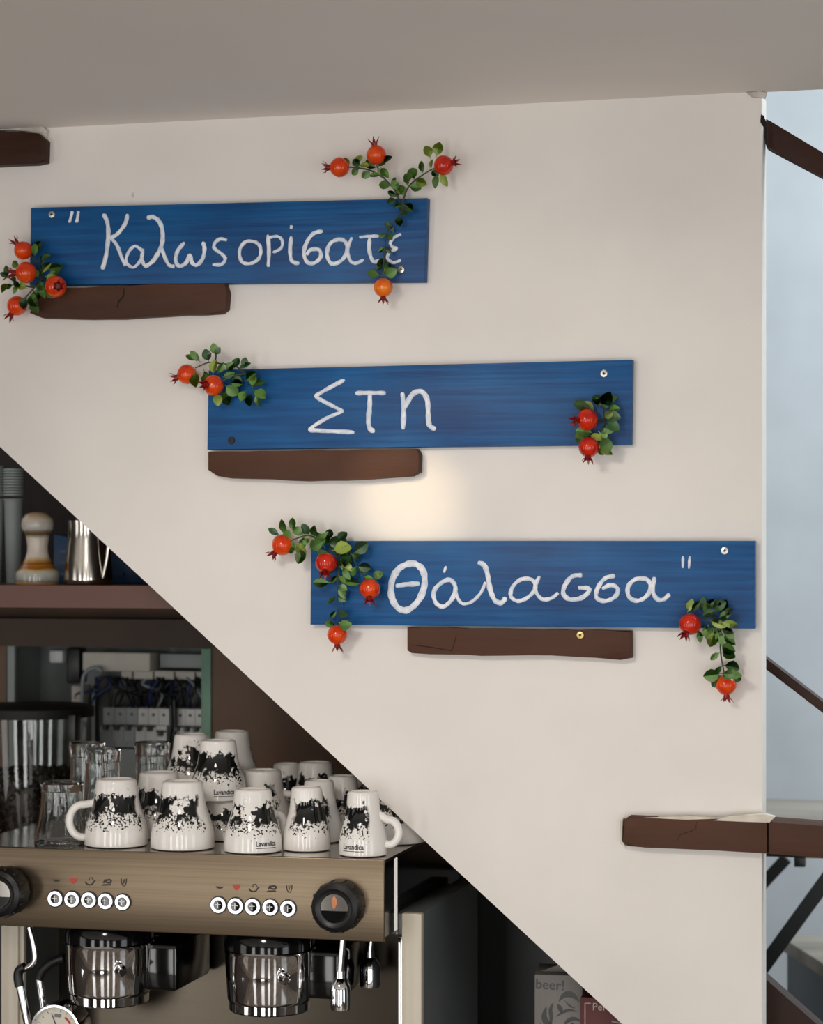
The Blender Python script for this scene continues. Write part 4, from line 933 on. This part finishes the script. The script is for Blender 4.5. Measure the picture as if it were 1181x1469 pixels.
# blue crate behind
cr = empty('blue_crate', (P(130, 800, 0.36).x, 0.36, zs1 + 0.0003)); tag(cr, 'dark blue plastic crate at the back of the shelf', 'crate')
x0 = P(72, 800, 0.30).x - cr.location.x; x1 = P(212, 800, 0.30).x - cr.location.x
link('crate_body', prism_me([(x0, 0.0), (x1, 0.0), (x1 - 0.028, 0.045), (x0, 0.062)], -0.05, 0.08, 0.002, 'crate'), M_crate, cr)
for k in range(3): link('crate_rib', box_me(x0 + 0.01, x1 - 0.035, -0.053, -0.0495, 0.010 + k * 0.014, 0.014 + k * 0.014), M_crate, cr)

# ================================================================== electrical cupboard
yc = BACK + 0.11
eb = empty('fuse_box', ((ox0 + ox1) / 2, BACK, oz0)); EO = Vector(eb.location); tag(eb, 'open electrical cupboard with mint green frame behind the cups', 'fuse box')
def ebx(n, x0, x1, y0, y1, z0, z1, m, bev=0.0): return box(n, x0, x1, y0, y1, z0, z1, m, eb, bev, EO)
ebx('back_plate', ox0 - 0.02, ox1, yc + 0.03, yc + 0.04, oz0, oz1, M_greyplastic)
ebx('side_plate', ox0 - 0.02, ox0 - 0.012, BACK + 0.031, yc + 0.03, oz0, oz1, M_greyplastic)
ebx('side_plate', ox1, ox1 + 0.006, BACK + 0.031, yc + 0.03, oz0, oz1, M_black)
ebx('top_plate', ox0 - 0.02, ox1, BACK + 0.031, yc + 0.03, oz1, oz1 + 0.006, M_greyplastic)
ebx('frame_strip', P(290, 1000, BACK).x, P(304, 1000, BACK).x, BACK - 0.004, BACK + 0.012, oz0, P(290, 930, BACK).z, M_green, 0.001)
ebx('frame_strip', ox0, P(20, 1000, BACK).x, BACK + 0.002, BACK + 0.012, oz0, oz1, M_greyplastic, 0.001)
yd = BACK + 0.05
def pe(a, b, y): return P(a, b, y)
ebx('cable_duct', pe(118, 950, yd).x, pe(215, 950, yd).x, yd, yd + 0.05, pe(150, 963, yd).z, pe(150, 936, yd).z, M_duct, 0.002)
ebx('cable_duct', pe(170, 950, yd).x, pe(292, 950, yd).x, yd + 0.01, yd + 0.06, pe(150, 974, yd).z, pe(150, 962, yd).z, M_duct, 0.001)
for k in range(4): ebx('duct_slot', pe(186 + 30 * k, 968, yd).x, pe(188 + 30 * k, 968, yd).x, yd + 0.008, yd + 0.011, pe(150, 974, yd).z, pe(150, 963, yd).z, M_black)
ebx('cable_duct', pe(222, 950, yd).x, pe(292, 950, yd).x, yd + 0.02, yd + 0.06, pe(150, 958, yd).z, pe(150, 938, yd).z, M_greyplastic, 0.001)
ebx('cable_duct', pe(98, 950, yd).x, pe(116, 950, yd).x, yd + 0.01, yd + 0.04, pe(150, 1080, yd).z, pe(150, 985, yd).z, M_duct, 0.002)
ebx('cable_duct', pe(70, 950, yd).x, pe(90, 950, yd).x, yd, yd + 0.03, pe(150, 952, yd).z, pe(150, 934, yd).z, M_breaker, 0.003)
ebx('dark_cable', pe(92, 950, yd).x, pe(112, 950, yd).x, yd + 0.005, yd + 0.035, pe(150, 982, yd).z, pe(150, 930, yd).z, M_wireblack, 0.004)
ebx('wire_tray', pe(118, 950, yd).x, pe(292, 950, yd).x, yd + 0.045, yd + 0.065, pe(150, 1090, yd).z, pe(150, 974, yd).z, M_wireblack)
rw = random.Random(11)
for k in range(34):
    a = rw.uniform(138, 288); b = a + rw.uniform(-26, 26); m = rw.choice([M_wireblack, M_wireblack, M_wireblue, M_wireblue, M_wiregrey if k % 5 == 0 else M_wireblack])
    yy = yd + rw.uniform(0.0, 0.035)
    pth = [pe(a, 972, yy), pe(a + rw.uniform(-14, 14), 985 + rw.uniform(-4, 6), yy - 0.006), pe(b + rw.uniform(-10, 10), 998 + rw.uniform(-4, 5), yy - 0.004), pe(b, 1016, yy)]
    o = link('wire', tube_me(smooth_path([p - EO for p in pth], 4), 0.0017, 6), m, eb, True)
for pth, m in (([(118, 1010), (119, 975), (126, 962), (140, 958), (146, 964)], M_wiregrey), ([(245, 1012), (246, 1040), (243, 1060), (246, 1090)], M_wireblack), ([(250, 1005), (251, 1040), (249, 1080)], M_wireblack)):
    link('wire', tube_me(smooth_path([pe(a, b, yd - 0.012) - EO for a, b in pth], 5), 0.0028, 8), m, eb, True)
# breakers
def breaker(px0, px1, y0, m, lab, pulled, top=1014):
    x0, x1 = pe(px0, 1040, y0).x + 0.0003, pe(px1, 1040, y0).x - 0.0003; zc2 = pe(200, top + 30, y0).z; r = empty('circuit_breaker', ((x0 + x1) / 2, y0, zc2)); w = (x1 - x0) / 2; s = S(200, y0)
    me = prism_me([(0, 0)] * 3, 0, 1) if False else None
    bm = bmesh.new()
    add_box(bm, -w, w, 0, 0.04, -28 * s, 28 * s); add_box(bm, -w, w, -0.010, 0, -20 * s, 4 * s)
    link('body', bm_mesh('body', bm), m, r)
    link('terminal', lathe_me([(0, 0), (0.0019, 0), (0.0019, 0.001), (0, 0.001)], 10, 'terminal'), M_wireblack, r).matrix_local = Matrix.Translation((0, -0.0006, 19 * s)) @ Matrix.Rotation(PI / 2, 4, 'X')
    zt = -2 * s if pulled else 5 * s
    link('toggle', box_me(-w * 0.45, w * 0.45, -0.018, -0.008, zt - 8 * s, zt - 1 * s, 0.0008, 'toggle', 1), M_wireblack, r)
    link('toggle_bar', box_me(-w * 0.95, w * 0.95, -0.0125, -0.009, zt - 3 * s, zt, 0.0, 'bar'), M_wireblack, r)
    tag(r, lab, 'circuit breaker', 'circuit breakers in the fuse box')
xsn = [(148, 164.5), (164.5, 181), (181, 197.5), (198, 213), (213, 228), (228, 243), (252, 266), (266, 280), (280, 293)]
names = ['leftmost grey circuit breaker, next to the hopper lid', 'second grey circuit breaker from the hopper lid', 'third grey circuit breaker from the hopper lid', 'first white circuit breaker right of the grey ones', 'second white circuit breaker right of the grey ones',
         'white circuit breaker left of the black cable with its toggle down', 'white circuit breaker just right of the black cable', 'white circuit breaker in the middle of the right-hand three', 'white circuit breaker next to the mint frame']
for i, (a, b) in enumerate(xsn): breaker(a, b, yd, M_breakerg if i < 3 else M_breaker, names[i], i == 5)
ebx('lower_rail', pe(140, 1085, yd).x, pe(243, 1085, yd).x, yd + 0.002, yd + 0.03, pe(150, 1130, yd).z, pe(150, 1074, yd).z, M_breakerg, 0.001)
ebx('lower_rail', pe(252, 1085, yd).x, pe(293, 1085, yd).x, yd - 0.002, yd + 0.03, pe(150, 1130, yd).z, pe(150, 1073, yd).z, M_breaker, 0.001)

# added black sheet standing for the deep shade at the nook's low end
struct(box('nook_shade_sheet', P(640, 1300, 0.42).x, P(1010, 1300, 0.42).x, 0.42, BACK - 0.001, CT + 0.0003, P(700, 1250, 0.42).z, M_black))

# ================================================================== cartons under the stairs at the lower right
yk = 0.20; c = P(800, 1469, yk)
ct = empty('comic_carton', (c.x, yk, CT + 0.0003), 0.12); tag(ct, 'white carton with a black comic drawing of a face in the dark nook', 'carton')
sk = S(800, yk); zt_ = P(800, 1399, yk).z - CT
X0, X1 = -33 * sk, 36 * sk
link('carton_body', box_me(X0, X1, 0, 0.07, 0, zt_, 0.001), M_paper_shaded, ct)
link('carton_flap', prism_me([(X0 + 0.006, zt_ + 0.0002), (X1 - 0.002, zt_ + 0.0002), (X1 - 0.006, zt_ + 0.006), (X0 + 0.03, zt_ + 0.009)], 0.02, 0.03, 0, 'flap'), M_paper_shaded, ct)
def inkline(pts, w, par, m=M_ink):
    bm = bmesh.new(); vs2 = []; pts = smooth_path([Vector((a * sk, 0, zt_ - b * sk)) for a, b in pts], 5); n = len(pts)
    for i, p in enumerate(pts):
        t = (pts[min(i + 1, n - 1)] - pts[max(i - 1, 0)]).normalized(); k = math.sin(PI * (i + 0.4) / (n - 0.2)) * w * sk
        nr = Vector((-t.z, 0, t.x)) * k; vs2.append((bm.verts.new(p - nr + Vector((0, -0.0004, 0))), bm.verts.new(p + nr + Vector((0, -0.0004, 0)))))
    for a, b in zip(vs2[:-1], vs2[1:]): bm.faces.new((a[0], a[1], b[1], b[0]))
    link('drawn_line', bm_mesh('line', bm), m, par)
# hair, brow, eye
for pts, w in (([(2, 38), (8, 30), (16, 27), (24, 30), (32, 38)], 4.5), ([(0, 42), (4, 48), (6, 54)], 3.5), ([(-2, 60), (8, 53), (18, 50), (28, 52)], 2.2), ([(8, 76), (14, 66), (24, 62), (34, 66)], 3.0), ([(12, 80), (18, 84), (28, 82)], 1.2), ([(20, 68), (23, 74), (20, 80)], 3.0),
               ([(-6, 40), (-10, 50), (-9, 62), (-13, 76)], 3.0), ([(-16, 46), (-19, 60), (-15, 74), (-18, 92)], 4.5), ([(-24, 70), (-28, 84), (-24, 100)], 3.0), ([(-8, 66), (-12, 80), (-9, 96)], 3.0), ([(10, 36), (18, 44), (26, 47)], 1.2)): inkline(pts, w, ct)
tm = text_mesh('beer!', 20 * sk, 'carton_lettering', 0.0002); tx = link('lettering', tm, M_ink, ct); tm.materials.clear(); tm.materials.append(M_ink)
tx.location = (X0 + 1 * sk, -0.0005, zt_ - 20 * sk); tx.rotation_euler = (PI / 2, 0.04, 0)
rx = P(833, 1432, 0.16); 
rc = empty('red_carton', (rx.x, 0.16, CT + 0.0003), 0.05); tag(rc, 'shaded red carton with a cream border line beside the comic carton', 'carton')
zt2 = P(840, 1431, 0.16).z - CT; sk2 = S(840, 0.16)
link('carton_body', box_me(0, 62 * sk2, 0, 0.03, 0, zt2, 0.001), M_red_shaded, rc)
link('border_line', box_me(6 * sk2, 7.2 * sk2, -0.0006, 0.0002, 0.05, zt2 - 8 * sk2), M_cream, rc); link('border_line', box_me(6 * sk2, 15 * sk2, -0.0006, 0.0002, zt2 - 9 * sk2, zt2 - 8 * sk2), M_cream, rc)
tm = text_mesh('Per', 15 * sk2, 'carton_lettering'); tx = link('lettering', tm, M_cream, rc); tm.materials.clear(); tm.materials.append(M_cream); tx.location = (17 * sk2, -0.0006, zt2 - 18 * sk2); tx.rotation_euler = (PI / 2, 0, 0)
o = tag(link('paper_straw', tube_me([P(878, 1465, 0.06), P(893, 1468, 0.06), P(930, 1476, 0.06)], 0.0012, 8), M_paper_shaded), 'white straw end showing under the sloping wall edge', 'straw')

# ================================================================== stairwell on the right: rails, folding table, chest
def rail(px, y0, y1, m, label, name, bevel=0.002):
    return tag(link(name, prism_me(pxs(px, y0), y0, y1, bevel, name), m), label, 'handrail' if 'rail' in name else 'stringer')
rail([(1099, 170), (1106, 174), (1181, 219), (1900, 648), (1900, 696), (1181, 253), (1104, 212), (1099, 209)], 0.02, 0.045, M_darkbrown, 'dark brown beam sloping down from the top of the white wall corner', 'stair_rail')
rail([(1085, 934), (1096, 942), (1181, 1007), (1900, 1556), (1900, 1578), (1181, 1023), (1090, 953), (1085, 949)], 0.10, 0.13, M_darkbrown, 'thin brown rail sloping down behind the white wall corner, middle height', 'stair_rail')
rail([(1070, 1380), (1096, 1402), (1181, 1477), (1330, 1610), (1330, 1700), (1070, 1700)], 0.08, 0.11, M_darkbrown, 'broad brown board sloping down at the lower right corner', 'stair_stringer')
hole = link('rail_socket', prism_me(pxs([(1092, 164), (1096, 166), (1100, 176), (1101, 190), (1101, 212), (1098, 205), (1097, 185), (1091, 175)], -0.0004), -0.0005, 0.001, 0, 'socket'), M_crack, wall)
# folding table
ty0, ty1 = 0.56, 0.86
tz = P(1140, 1147, ty1).z
ft = empty('folding_table', (P(1230, 1200, 0.7).x, 0.7, 0.7203)); FO = Vector(ft.location); tag(ft, 'folding table with worn grey wooden top and black crossed legs', 'table')
xa_, xb_ = P(1000, 1150, ty1).x, P(1178, 1150, ty1).x + 0.02
bm = bmesh.new(); rr = 0.03
out = [(xa_, ty0), (xb_, ty0)] + [(xb_ - rr + rr * math.cos(a), ty1 - rr + rr * math.sin(a)) for a in [math.radians(q) for q in range(0, 91, 15)]] + [(xa_, ty1)]
a = [bm.verts.new((x - FO.x, y - FO.y, tz - FO.z)) for x, y in out]; b = [bm.verts.new((x - FO.x, y - FO.y, tz - 0.022 - FO.z)) for x, y in out]
bm.faces.new(a); bm.faces.new(b[::-1])
for i in range(len(out)): bm.faces.new((a[i], b[i], b[(i + 1) % len(out)], a[(i + 1) % len(out)]))
link('table_top', bm_mesh('top', bm), M_greywood, ft)
link('frame_rail', box_me(xa_ - FO.x, xb_ + 0.2 - FO.x, ty0 + 0.004 - FO.y, ty0 + 0.024 - FO.y, tz - 0.042 - FO.z, tz - 0.0225 - FO.z, 0.001), M_steelblack, ft)
fy = ty0 + 0.012
link('foot_clip', box_me(P(1140, 1240, fy).x - FO.x, P(1156, 1240, fy).x - FO.x, -0.135, -0.12, P(1148, 1243, fy).z - FO.z, P(1148, 1228, fy).z - FO.z, 0.001), M_steelblack, ft)
def leg(p0, p1, w, yy):
    A, B = P(*p0, yy) - FO, P(*p1, yy) - FO; d_ = (B - A).normalized(); A2 = A + d_ * 0; nr = Vector((-d_.z, 0, d_.x)) * w
    bm = bmesh.new(); vv = [bm.verts.new(p + Vector((0, dy, 0))) for dy in (0, 0.012) for p in (A - nr, B - nr, B + nr, A + nr)]
    for f in ((0, 1, 2, 3), (7, 6, 5, 4), (0, 4, 5, 1), (1, 5, 6, 2), (2, 6, 7, 3), (3, 7, 4, 0)): bm.faces.new([vv[i] for i in f])
    link('leg', bm_mesh('leg', bm), M_steelblack, ft)
zf = lambda yy: None
leg((1128, 1232), (1060, 1305), 0.008, fy + 0.2); leg((1235, 1195), (900, 1655), 0.009, fy)
# chest
ch = empty('wooden_chest', (P(1200, 1400, 0.62).x, 0.64, 0.7203), 0.35); tag(ch, 'dark chest with a grey lid at the lower right edge', 'chest')
zt3 = P(1160, 1345, 0.9).z - 0.7203
link('chest_body', box_me(0.01, 0.4, 0.02, 0.28, 0.0, zt3 - 0.02, 0.003), M_steelblack, ch)
link('chest_lid', box_me(0.0, 0.41, 0.01, 0.29, zt3 - 0.0198, zt3, 0.003), M_greywood, ch)
